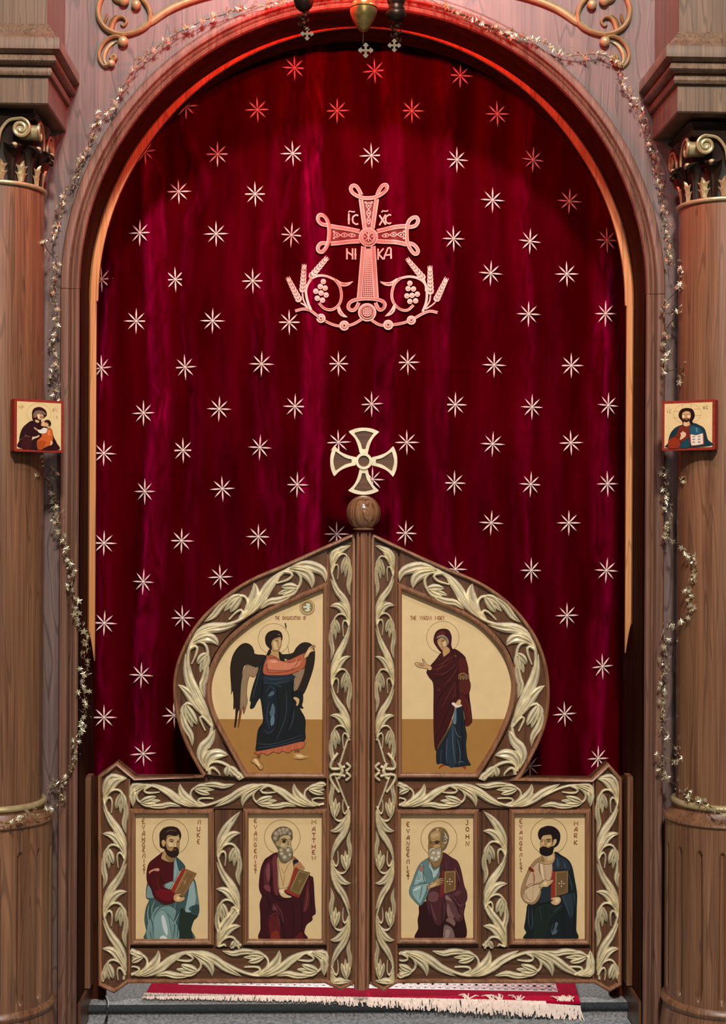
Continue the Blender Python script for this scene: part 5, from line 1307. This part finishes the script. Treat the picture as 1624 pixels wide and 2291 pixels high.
# ------------------------------------------------------------------ small icons on the columns
def small_icon(cx, s, quad, fn, label):
    """quad: photo corners of the painted face (tl, tr, br, bl)"""
    th = math.radians(36) * s
    tl, tr, br_, bl = quad
    ang = math.radians(45) * s
    Yc = CY - (CR + .004) * math.cos(ang) - .012
    c = U((tl[0] + tr[0] + br_[0] + bl[0]) / 4, (tl[1] + tr[1] + br_[1] + bl[1]) / 4, Yc)
    root = thing('small_icon', label, 'icon', (c[0], Yc, c[1]), 'small red-edged icons on the columns')
    root.rotation_euler = (0, 0, th)
    wd = abs(U(tr[0], 950, Yc)[0] - U(tl[0], 950, Yc)[0]) / math.cos(th - math.radians(-13 * s) * -1 * 0) * 1.06
    ht = (U(800, tl[1], Yc)[1] - U(800, bl[1], Yc)[1]) * .995
    t = .024
    mb = MB()
    n = .0022
    mb.prism([(-wd / 2, -ht / 2 + n), (-wd / 2 + n, -ht / 2), (wd / 2 - n, -ht / 2), (wd / 2, -ht / 2 + n), (wd / 2, ht / 2 - n), (wd / 2 - n, ht / 2), (-wd / 2 + n, ht / 2), (-wd / 2, ht / 2 - n)], 0, t)
    mb.build('panel', M['red_edge'], root, smooth=False, world=False)
    e = .0075
    mb = MB(); mb.prism([(-wd / 2 + e, -ht / 2 + e), (wd / 2 - e, -ht / 2 + e), (wd / 2 - e, ht / 2 - e), (-wd / 2 + e, ht / 2 - e)], -.0006, .001, hexc('dcc48e'))
    p = mb.build('gold_field', M['paint'], root, smooth=False, world=False)
    wi, hi = wd - 2 * e, ht - 2 * e
    a = Art(lambda x, y: (-wi / 2 + x * wi / 1000, hi / 2 - y * hi / 1270), -.0008)
    fn(a); a.build('painted_figure', M['paint'], p, smooth=False, world=False)
def virgin(a):
    X = lambda L: [v for p in zip(L[::2], L[1::2]) for v in ((p[0] - 245) * 1000 / 1175, (p[1] - 200) * 1270 / 1510)]
    P = lambda c, l, s_=True: a.P(c, X(l), s_)
    a.C('b39a68', 490, 300, 275, 8)
    P('2c0a10', [640,800,470,940,370,1100,320,1300,310,1450,330,1690,1325,1715,1300,1480,1230,1320,1160,1100,1000,960,880,860])
    P('3e1016', [480,1300,400,1400,350,1680,600,1690,620,1400]); P('6c5040', [470,1240,500,1280,600,1310,560,1330,460,1310,340,1440,330,1420,420,1330])
    P('2c0a10', [670,800,640,580,670,440,750,370,850,352,940,390,1010,470,1030,600,960,690,880,760,880,900]); P('7a5f4c', [670,680,680,560,750,470,900,460,990,530,1010,600,900,560,780,560,750,700])
    P('c79f74', [760,600,830,550,940,600,940,690,870,760,800,730]); P('e8cba0', [780,620,830,600,840,700,810,720]); P('5a3c2c', [840,580,890,590,880,600]); P('a06a58', [860,650,930,640,930,700,850,700]); P('caa67c', [720,790,740,760,830,800,800,860,740,840])
    P('dba87a', [900,960,890,860,960,780,1010,760,1100,780,1150,860,1120,960]); P('2a120c', [960,840,1000,770,1070,755,1130,800,1140,900,1090,960,1070,860,1000,830]); P('d0a070', [985,850,1060,850,1070,940,1030,970,990,920]); P('3a2014', [990,862,1060,858,1060,870])
    P('dcd6c4', [780,1070,860,1080,950,1010,1060,1040,1050,1150,960,1200,850,1190,790,1130]); P('c08c7c', [690,1010,720,1010,790,1080,770,1110,700,1050])
    P('c25a24', [1060,1040,1120,1000,1180,1090,1200,1250,1190,1420,1120,1560,1000,1640,930,1690,920,1715,800,1715,770,1500,790,1420,890,1300,900,1210,1010,1190]); P('a84814', [800,1500,900,1440,1000,1480,920,1680,820,1700]); P('d87a48', [1060,1100,1120,1100,1120,1250,1060,1230])
    P('d6b78c', [640,1400,650,1320,740,1300,830,1250,830,1300,760,1350,680,1390,630,1440]); P('d6b78c', [1130,1440,1180,1430,1190,1520,1150,1560,1110,1580,1140,1510])
    a.T('b07a48', 'MP', 40, 110, 95, 50, 9, 68, 0); a.T('b07a48', 'QV', 800, 140, 95, 50, 9, 72, 0); a.T('b09868', 'IS', 810, 350, 60, 44, 8, 70, 0); a.S('b07a48', 8, [70,75,130,65]); a.S('b07a48', 8, [850,110,890,90])
def christ(a):
    X = lambda L: [v for p in zip(L[::2], L[1::2]) for v in ((p[0] - 690) * 1000 / 640, (p[1] - 550) * 1270 / 790)]
    P = lambda c, l, s_=True: a.P(c, X(l), s_)
    a.C('b39a68', 480, 300, 290, 8)
    for l in ([810,690,890,690], [1080,660,1170,660], [815,805,880,800], [1090,775,1180,775], [930,560,935,650], [1050,560,1050,650]): a.S('b07a48', 8, X(l), False, False)
    P('12303a', [940,930,840,980,770,1090,740,1250,740,1335,1310,1320,1270,1200,1230,1020,1160,950,1080,910]); P('6c2416', [950,940,890,970,850,1100,760,1200,745,1345,900,1340,920,1240,1010,1200,1040,1050,1040,940]); P('8a2e14', [750,1200,820,1150,890,1200,900,1330,750,1340])
    P('1f5060', [1040,960,1150,980,1200,1060,1220,1150,1100,1150,1040,1100]); P('4a8090', [1110,1000,1130,1000,1140,1080,1120,1060]); P('17404c', [930,1240,1020,1180,1030,1330,900,1340])
    P('caa274', [945,900,950,860,1030,860,1040,930,1000,965,950,950]); P('e0c090', [960,910,990,900,990,940,965,940])
    P('1c0c0c', [930,930,935,880,890,800,885,730,920,660,990,638,1060,660,1090,720,1095,800,1065,880,1085,920,1040,920,1020,870,960,870])
    P('b48a5c', [925,790,935,720,990,690,1040,720,1045,790,1030,840,990,880,945,850]); P('e6c498', [930,760,960,770,960,810,935,800]); P('e6c498', [1000,770,1040,770,1035,810,1005,810]); P('caa274', [950,715,1020,705,1030,735,950,740])
    P('2c160c', [945,830,985,820,1025,830,1010,880,985,890,955,875]); a.S('2c160c', 10, X([930,750,970,750])); a.S('2c160c', 10, X([995,750,1040,750])); P('9c6a48', [965,835,1005,832,1000,845,970,845])
    P('d8b08c', [900,1200,915,1120,905,1080,925,1070,940,1040,950,1060,980,1080,980,1130,950,1170]); 
    P('a85040', [1030,1110,1100,1120,1215,1095,1225,1290,1060,1315,1040,1250], False); P('e2d8c4', [1045,1105,1120,1130,1125,1300,1055,1300], False); P('e2d8c4', [1120,1130,1205,1095,1210,1280,1125,1300], False)
    for k in range(3):
        for x in (1068, 1140): a.S('6a5a48', 16, X([x, 1145 + k * 50, x + 38, 1142 + k * 50]), False, False); a.S('6a5a48', 12, X([x, 1160 + k * 50, x + 38, 1157 + k * 50]), False, False)
    a.T('a07840', 'IC', 50, 170, 90, 50, 10, 50, 0); a.T('6a5428', 'XC', 810, 110, 80, 46, 9, 66, 0); a.S('6a5428', 8, [840,85,880,60]); a.S('a07840', 8, [50,120,110,112])
small_icon(CXL, 1, ((43, 892), (134, 898), (132, 1012), (41, 1009)), virgin, 'small red-edged icon of a mother and child on the left column')
small_icon(CXR, -1, ((1490, 899), (1584, 889), (1590, 1006), (1494, 1012)), christ, 'small red-edged icon of a bearded man with an open book on the right column')

# ------------------------------------------------------------------ star garland
def gy(x, z, base):
    q = math.hypot(x - AX, z - AZ) if z > AZ else abs(x - AX)
    y = YF - .022 if q < AR + .062 else YW - .017
    if abs(x - AX) < AR and z < AZ: y = YF - .014
    for cx in (CXL, CXR):
        d = abs(x - cx); R = CR + (.036 if z < zf(1812) + .01 else .0)
        if d < R + .004: y = min(y, CY - math.sqrt(max(R * R - d * d, 0)) - .012)
    return y
G1 = [(112,1034),(103,1060),(115,1080),(121,1110),(122,1135),(133,1148),(128,1180),(146,1212),(143,1240),(165,1270),(160,1310),(172,1345),(170,1375),(188,1405),(200,1435),(190,1468),(197,1500),(186,1530),(194,1570),(189,1610),(178,1650),(170,1690),(150,1735),(120,1750),(112,1785),(124,1812),(95,1816),(60,1824),(30,1838),(-8,1842)]
G2 = [(100,884),(98,855),(118,842),(130,800),(113,762),(132,710),(118,660),(130,600),(116,560),(128,500),(140,450),(150,425),(168,410),(182,360),(205,310),(212,280),(235,250),(256,238),(278,195),(305,150),(335,120),(375,92),(410,68),(470,42),(530,26),(600,10),(680,-8),(812,-22),(930,-10),(980,8),(1030,35),(1080,55),(1130,75),(1200,90),(1250,118),(1290,124),(1340,122),(1380,145),(1395,190),(1430,240),(1440,280),(1455,318),(1465,370),(1480,420),(1480,450),(1490,500),(1500,550),(1503,600),(1505,640),(1500,690),(1512,730),(1510,800),(1502,870)]
G3 = [(1512,1046),(1505,1080),(1519,1120),(1526,1160),(1522,1200),(1545,1240),(1552,1290),(1541,1330),(1548,1370),(1530,1400),(1515,1450),(1512,1500),(1506,1560),(1510,1620),(1500,1680),(1494,1740),(1530,1768),(1570,1795),(1600,1812),(1632,1820)]
def garland(segs, label, nstar):
    root = thing('star_garland', label, 'garland', (U(segs[0][0][0], segs[0][0][1], YF)[0], YF - .02, U(segs[0][0][0], segs[0][0][1], YF)[1]))
    allp = []
    for G in segs:
        P = []
        for p in resample(cat(G, 6), int(plen(G) / 9)):
            x, z = U(p[0], p[1], YF - .05)
            for _ in range(3): x, z = U(p[0], p[1], gy(x, z, 0))
            P.append(Vector((x, gy(x, z, 0), z)))
        for i in range(2):
            for k in range(1, len(P) - 1): P[k].y = (P[k - 1].y + 2 * P[k].y + P[k + 1].y) / 4 if P[k].y > (P[k - 1].y + P[k + 1].y) / 2 else P[k].y
        Q = []
        for k, p in enumerate(P):
            a = k * 1.9; Q.append(p + Vector((math.cos(a) * .004, -.002 + math.sin(a) * .003, random.uniform(-.002, .002))))
        mb = MB(); mb.tube(Q, .0011, 4); mb.build('wire', M['wire'], root)
        allp += Q
    # star foil: 6-pointed and 5-pointed, slightly folded
    protos = []
    for npt, r0_ in ((6, .0105), (5, .0115), (6, .0085)):
        mb = MB(); vs = [(0, -.0012, 0)]
        for k in range(npt * 2):
            r_ = r0_ * (1 if k % 2 == 0 else .42); a = PI * k / npt
            vs.append((math.sin(a) * r_, 0, math.cos(a) * r_))
        mb.add(vs, [(0, 1 + (k + 1) % (npt * 2), 1 + k) for k in range(npt * 2)])
        protos.append(mb)
    objs = [None] * 3; cnt = 0
    step = len(allp) / nstar
    for i in range(nstar):
        p = allp[min(int(i * step), len(allp) - 1)]
        k = random.choice((0, 0, 1, 2, 2))
        loc = p + Vector((random.gauss(0, .0065), random.uniform(-.012, -.002), random.gauss(0, .005)))
        if objs[k] is None: o = objs[k] = protos[k].build('foil_star', M['tinsel'], root, smooth=False, world=False)
        else: o = objs[k].copy(); COL.objects.link(o)
        o.location = loc - root.location
        o.rotation_euler = (random.gauss(0, .75), random.uniform(0, 6), random.gauss(0, .75))
        sc_ = random.uniform(.8, 1.15); o.scale = (sc_, sc_, sc_)
    # curls and loose foil ends nobody could count
    mb = MB()
    for p in allp:
        for _ in range(2):
            c = p + Vector((random.gauss(0, .005), random.uniform(-.010, 0), random.gauss(0, .006)))
            r_ = random.uniform(.003, .0075); a0 = random.uniform(0, 6); u_1 = Vector((random.gauss(0, 1), random.gauss(0, .6), random.gauss(0, 1))).normalized(); v_1 = u_1.orthogonal().normalized(); n1 = u_1.cross(v_1)
            wv = n1 * .0014; vs = []
            m_ = 5
            for k in range(m_ + 1):
                a = a0 + k / m_ * random.choice((2.0, 3.2)); q = c + (u_1 * math.cos(a) + v_1 * math.sin(a)) * r_
                vs += [q - wv, q + wv]
            mb.add(vs, [(2 * k, 2 * k + 1, 2 * k + 3, 2 * k + 2) for k in range(m_)])
    o = mb.build('tinsel_curls', M['tinsel'], root, smooth=False); o['kind'] = 'stuff'
garland([G2], 'gold star garland running over the arch from the left small icon to the right one', 280)
garland([G1], 'gold star garland hanging below the left small icon down to the column base', 125)
garland([G3], 'gold star garland hanging below the right small icon down to the column base', 110)

# ------------------------------------------------------------------ gilt scrollwork in the corners
def corner(s, label):
    Y = YW
    X = lambda v: 1174 + v / 3.609
    def PT(P):
        q = [(X(a), b_ / 3.609) for a, b_ in P]
        if s < 0: q = [(1628 - a, b_) for a, b_ in q]
        return UL(q, Y)
    c = PT([(640, 200)])[0]
    root = thing('gilt_scroll', label, 'ornament', (c[0], Y, c[1]), 'gilt scrolls in the arch corners')
    def part(name, P, w_, kind='stem', h=.016, taper=None, n=24):
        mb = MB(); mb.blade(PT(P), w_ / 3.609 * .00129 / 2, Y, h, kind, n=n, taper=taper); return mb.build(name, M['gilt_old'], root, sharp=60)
    part('stem', [(-330, -150), (-150, -60), (0, -20), (130, 20), (260, 75), (350, 130), (420, 180), (520, 235)], 60, taper=lambda t: min(1, .08 + 3.5 * t) * (.8 + .5 * t) - .9 * max(0, t - .85) / .15 * t)
    part('ring', [(430, 190), (425, 110), (460, 30), (530, -40), (620, -70)], 46, h=.018)
    part('ring', [(430, 190), (480, 235), (580, 275), (680, 280), (770, 245), (825, 180), (845, 100), (830, 20), (790, -50), (720, -100), (640, -110)], 46, h=.018, n=36)
    part('leaf_curl', [(740, 250), (720, 190), (690, 150), (645, 145), (615, 180), (640, 215), (660, 200)], 34, taper=lambda t: 1.2 - .7 * t)
    part('leaf_tongue', [(760, 240), (745, 190), (715, 150), (690, 128)], 30, 'leaf')
    part('leaf_tongue', [(790, 215), (785, 165), (765, 115)], 28, 'leaf')
    part('leaf_tongue', [(640, 40), (690, 0), (740, -40)], 60, 'leaf')
    part('lower_scroll', [(640, 318), (700, 298), (760, 318), (810, 370), (838, 440), (828, 500), (795, 540), (770, 545)], 30, n=28)
    part('lower_fill', [(690, 335), (750, 370), (790, 430), (795, 490), (770, 530)], 34, h=.008, taper=lambda t: .5 + .6 * math.sin(PI * t))
    part('leaf_curl', [(795, 540), (750, 530), (715, 490), (700, 470), (725, 455), (745, 480)], 34, h=.02)
    for (a, b_, r_) in ((535, 48, 40), (635, 15, 42), (640, 345, 42), (735, 520, 30)):
        p = PT([(a, b_)])[0]; mb = MB(); mb.ball((p[0], Y - .012, p[1]), r_ / 3.609 * .00129, 20, 12, (1, .9, 1)); mb.build('ball', M['gilt_old'], root, sharp=180)
corner(1, 'gilt carved scroll on the wall in the upper right corner')
corner(-1, 'gilt carved scroll on the wall in the upper left corner')

# ------------------------------------------------------------------ hanging lamps
YL = -0.62
sl = (YL - CAM.y) / F_PX
def lathe_px(mb, cx, prof, seg=32):
    """profile (radius px, photo y px) turned about a vertical axis"""
    x = U(cx, 50, YL)[0]; mb.lathe(x, YL, [(r_ * sl, U(cx, y, YL)[1]) for r_, y in prof], seg)
def chain(mb, a, b_, r_=.0035):
    n = max(2, int((Vector(b_) - Vector(a)).length / .011)); d = (Vector(b_) - Vector(a)); ax = d.normalized(); o1 = ax.orthogonal().normalized(); o2 = ax.cross(o1)
    for k in range(n):
        c = Vector(a) + d * (k + .5) / n; side = o1 if k % 2 else o2
        mb.tube([c + side * math.cos(t) * r_ + ax * math.sin(t) * r_ * 2 for t in [2 * PI * q / 8 for q in range(9)]], .0009, 4)
def pend_cross(mb, cx, cy, L_):
    c = U(cx, cy, YL)
    for k in range(4):
        a = k * PI / 2; q = lambda x, y: (c[0] + (x * math.cos(a) - y * math.sin(a)) * sl, c[1] + (x * math.sin(a) + y * math.cos(a)) * sl)
        P = [q(-.12 * L_, 0), q(-.16 * L_, .5 * L_), q(-.42 * L_, .62 * L_), q(-.26 * L_, .74 * L_), q(-.2 * L_, .9 * L_), q(0, L_), q(.2 * L_, .9 * L_), q(.26 * L_, .74 * L_), q(.42 * L_, .62 * L_), q(.16 * L_, .5 * L_), q(.12 * L_, 0)]
        mb.prism(P, YL - .002, YL + .002)
    q = .125 * L_ * sl; mb.box(c[0] - q, c[0] + q, YL - .0025, YL + .0025, c[1] - q, c[1] + q)
M['pend'] = simple('old_brass', hexc('5c5038'), .6, .2)
def vigil(cx, label, small):
    x = U(cx, 20, YL)[0]; zt = 3.05
    root = thing('vigil_lamp', label, 'lamp', (x, YL, U(cx, 30, YL)[1]), 'three vigil lamps hanging before the arch')
    if not small:
        mb = MB(); lathe_px(mb, cx, [(1, 71), (9, 69), (15, 62), (19, 53), (26, 41), (30, 29), (30.5, 23), (29, 21), (31, 18), (30, 15), (26, 12), (25, 6), (20, -2), (14, -10), (11, -20), (18, -34), (26, -50), (24, -52), (10, -30)], 40)
        mb.build('bowl', M['brass'], root, sharp=40)
        mb = MB(); z0_ = U(cx, 72, YL)[1]; z1_ = U(cx, 97, YL)[1]; mb.tube([(x, YL, z0_), (x, YL, z1_)], .0014, 6); mb.build('drop_wire', M['brass_dark'], root)
        mb = MB(); pend_cross(mb, 818, 113, 17); mb.build('pendant_cross', M['pend'], root, sharp=20)
        top = -50; rr = 24; gl = [(8, -48), (20, -58), (24, -75), (24, -100), (22, -102), (22, -60)]
    else:
        s_2 = 1 if cx < 800 else -1
        mb = MB(); lathe_px(mb, cx, [(2, 26), (10, 24), (18, 16), (22, 6), (23, -2), (21, -5), (22, -9), (16, -14), (13, -22), (20, -34), (22, -45), (19, -46), (10, -26)] if s_2 > 0 else
                          [(2, 50), (10, 49), (19, 43), (23, 34), (22, 28), (18, 24), (19, 20), (16, 12), (20, 4), (21, -6), (24, -10), (22, -20), (20, -24), (16, -40), (20, -50), (18, -52), (8, -30)], 32)
        mb.build('bowl', M['brass_dark'], root, sharp=40)
        mb = MB(); yb = 26 if s_2 > 0 else 50; ye = 62 if s_2 > 0 else 88
        zs = [U(cx, y, YL)[1] for y in (yb, ye)]
        mb.tube([(x, YL, zs[0]), (x + .002, YL, zs[1])], .0016, 6)
        for k in range(5):
            a = k / 4; z = zs[0] + (zs[1] - zs[0]) * a
            mb.ball((x + math.sin(k * 2.1) * .004, YL, z), .004 + .002 * (k % 2), 8, 6)
            mb.blade([(x, z), (x + .010 * (-1) ** k, z - .008), (x + .013 * (-1) ** k, z + .006)], .003, YL, .003, 'leaf', n=5)
        mb.build('bead_drop', M['brass_dark'], root)
        mb = MB(); pend_cross(mb, cx + (8 if s_2 > 0 else -4), ye + 14, 15); mb.build('pendant_cross', M['pend'], root, sharp=20)
        gl = [(8, -45), (18, -52), (21, -68), (22, -90), (20, -92), (18, -60)]
    mb = MB(); lathe_px(mb, cx, gl, 24); mb.build('glass_cup', M['red_glass'], root)
    zr = U(cx, -48, YL)[1]
    mb = MB()
    for k in range(3):
        a = 2 * PI * k / 3 + .4; chain(mb, (x + math.cos(a) * 22 * sl, YL + math.sin(a) * 22 * sl, zr), (x, YL, zt))
    mb.build('chain', M['brass_dark'], root)
    mb = MB(); mb.lathe(x, YL, [(.001, zt + .02), (.02, zt + .012), (.026, zt), (.001, zt - .004)], 20); mb.tube([(x, YL, zt + .01), (x, YL, 3.6)], .0022, 6); mb.build('hanger', M['brass_dark'], root)
vigil(679, 'dark hanging vigil lamp left of the brass one above the arch', True)
vigil(813, 'bell-shaped brass hanging lamp with a small cross, centre of the arch top', False)
vigil(886, 'dark hanging vigil lamp right of the brass one above the arch', True)
# their rod, running between side walls above the frame
rod = thing('lamp_rail', 'brass rail above the arch that carries the hanging lamps', 'rail', (0, YL, 3.6))
mb = MB(); mb.tube([(-.5, YL, 3.6), (.6, YL, 3.6)], .008, 10); mb.build('bar', M['brass_dark'], rod)
mb = MB(); mb.tube([(-.45, YL, 3.6), (-.45, YW, 3.6)], .007, 8); mb.tube([(.55, YL, 3.6), (.55, YW, 3.6)], .007, 8); mb.build('bracket', M['brass_dark'], rod)
for px_, pw in ((679, 26), (813, 14), (886, 24)):
    x, z = U(px_, -78, YL)
    point('vigil_flame', (x, YL, z), pw, (1.0, .62, .30), .012)

# ------------------------------------------------------------------ rug
def RG(px, py, Z=.008):
    d = fw + rt * ((px - 812) / F_PX) - up * ((py - 1145.5) / F_PX); t = (Z - CAM.z) / d.z; p = CAM + d * t
    return (p.x, p.y)
c0, c1 = RG(326, 2222), RG(1298, 2241)      # front corners of the red border
bd = ((c1[0] - c0[0]), (c1[1] - c0[1])); Lr = math.hypot(*bd); ux = (bd[0] / Lr, bd[1] / Lr); vx = (-ux[1], ux[0])
def RP(u, v, z): return (c0[0] + ux[0] * u + vx[0] * v, c0[1] + ux[1] * u + vx[1] * v, z)
rug = thing('rug', 'red patterned rug with cream fringe on the floor under the doors', 'rug', RP(Lr / 2, 0, 0))
mb = MB(); D = 1.2
def slab(mb, u0_, u1_, v0_, v1_, z0_, z1_):
    mb.add([RP(u0_, v0_, z0_), RP(u1_, v0_, z0_), RP(u1_, v1_, z0_), RP(u0_, v1_, z0_), RP(u0_, v0_, z1_), RP(u1_, v0_, z1_), RP(u1_, v1_, z1_), RP(u0_, v1_, z1_)], [(3, 2, 1, 0), (4, 5, 6, 7), (0, 1, 5, 4), (1, 2, 6, 5), (2, 3, 7, 6), (3, 0, 4, 7)])
slab(mb, 0, Lr, 0, D, .001, .008); mb.build('pile', M['rug_red'], rug, smooth=False)
mb = MB(); bw = .085
def quad(u0_, u1_, v0_, v1_, z, c): mb.add([RP(u0_, v0_, z), RP(u1_, v0_, z), RP(u1_, v1_, z), RP(u0_, v1_, z)], [(0, 1, 2, 3)], c)
PK = hexc('c8a0a0'); 
quad(bw, Lr - bw * .7, bw, bw + .17, .0084, PK)
nd = 26; cw_ = (Lr - bw * 1.7) / nd
for i in range(nd):
    ua = bw + i * cw_
    for j in range(2):
        va = bw + .015 + j * .075
        for (a, b_, c_, d_) in ((0, 0, 1, 1), (0, 1, 1, 0)):
            p, q = (ua + a * cw_, va + b_ * .07), (ua + c_ * cw_, va + d_ * .07); dx, dy = q[0] - p[0], q[1] - p[1]; l = math.hypot(dx, dy); nx, ny = -dy / l * .005, dx / l * .005
            mb.add([RP(p[0] + nx, p[1] + ny, .0088), RP(p[0] - nx, p[1] - ny, .0088), RP(q[0] - nx, q[1] - ny, .0088), RP(q[0] + nx, q[1] + ny, .0088)], [(0, 1, 2, 3)], hexc('9c1838'))
        quad(ua + cw_ * .5 - .007, ua + cw_ * .5 + .007, va - .004, va + .010, .0091, hexc('201018'))
        quad(ua + cw_ * .0 - .006, ua + cw_ * .0 + .006, va + .03, va + .042, .0091, hexc('201018'))
        quad(ua + cw_ * .22, ua + cw_ * .30, va + .03, va + .045, .0091, hexc('e6d0c8')); quad(ua + cw_ * .70, ua + cw_ * .78, va + .03, va + .045, .0091, hexc('e6d0c8'))
mb.build('woven_border', M['paint'], rug, smooth=False)
mb = MB()
for i in range(1000):
    u = i / 999 * Lr + random.gauss(0, .001); L_ = .040 + random.uniform(-.014, .010); sk = random.gauss(.004, .008)
    pts = []
    for k in range(5):
        t = k / 4; p = RP(u + sk * t + random.gauss(0, .0008), -L_ * t, .006 + .004 * math.sin(PI * t) + random.uniform(0, .002))
        over = YN + .004 - p[1]
        if over > 0: p = (p[0], YN - .003 - over * .12, .003 - over * .9)
        pts.append(p)
    mb.tube(pts, .0023, 4)
o = mb.build('fringe', M['fringe'], rug); o['kind'] = 'stuff'
mb = MB()
for uu in (Lr * .745, Lr * .80, Lr * .815, Lr * .86, Lr * .955, Lr * .965, Lr * .975):
    for k in range(7):
        a = random.uniform(.6, 2.5); L_ = random.uniform(.012, .03)
        p0 = RP(uu + random.gauss(0, .006), .0, .009); p1 = RP(uu + math.cos(a) * L_ + random.gauss(0, .004), math.sin(a) * L_, .016); p2 = RP(uu + math.cos(a) * L_ * 1.5, math.sin(a) * L_ * 1.6, .011)
        mb.tube([p0, p1, p2], .002, 4)
mb.build('loose_tassels', M['fringe'], rug)
# power cord beside the left jamb
cord = thing('power_cord', 'thin black power cord on the carpet beside the left jamb', 'cord', (*RG(226, 2230, 0), 0))
mb = MB(); P = [(*RG(221, 2224, .004), .006), (*RG(232, 2229, .004), .008), (*RG(240, 2240, .004), .004)]
P = [P[0], P[1], P[2], (P[2][0] + .006, YN - .006, -.006), (P[2][0] + .006, YN - .03, -.03), (P[2][0] + .0, YN - .15, -.031), (P[2][0] - .02, YN - .35, -.031)]
mb.tube(cat(P, 6), .0032, 8); mb.build('cable', M['black'], cord)
mb = MB(); mb.ball((P[0][0] - .004, P[0][1] + .02, .012), .011, 12, 8); mb.build('plug', M['white_plastic'], cord)
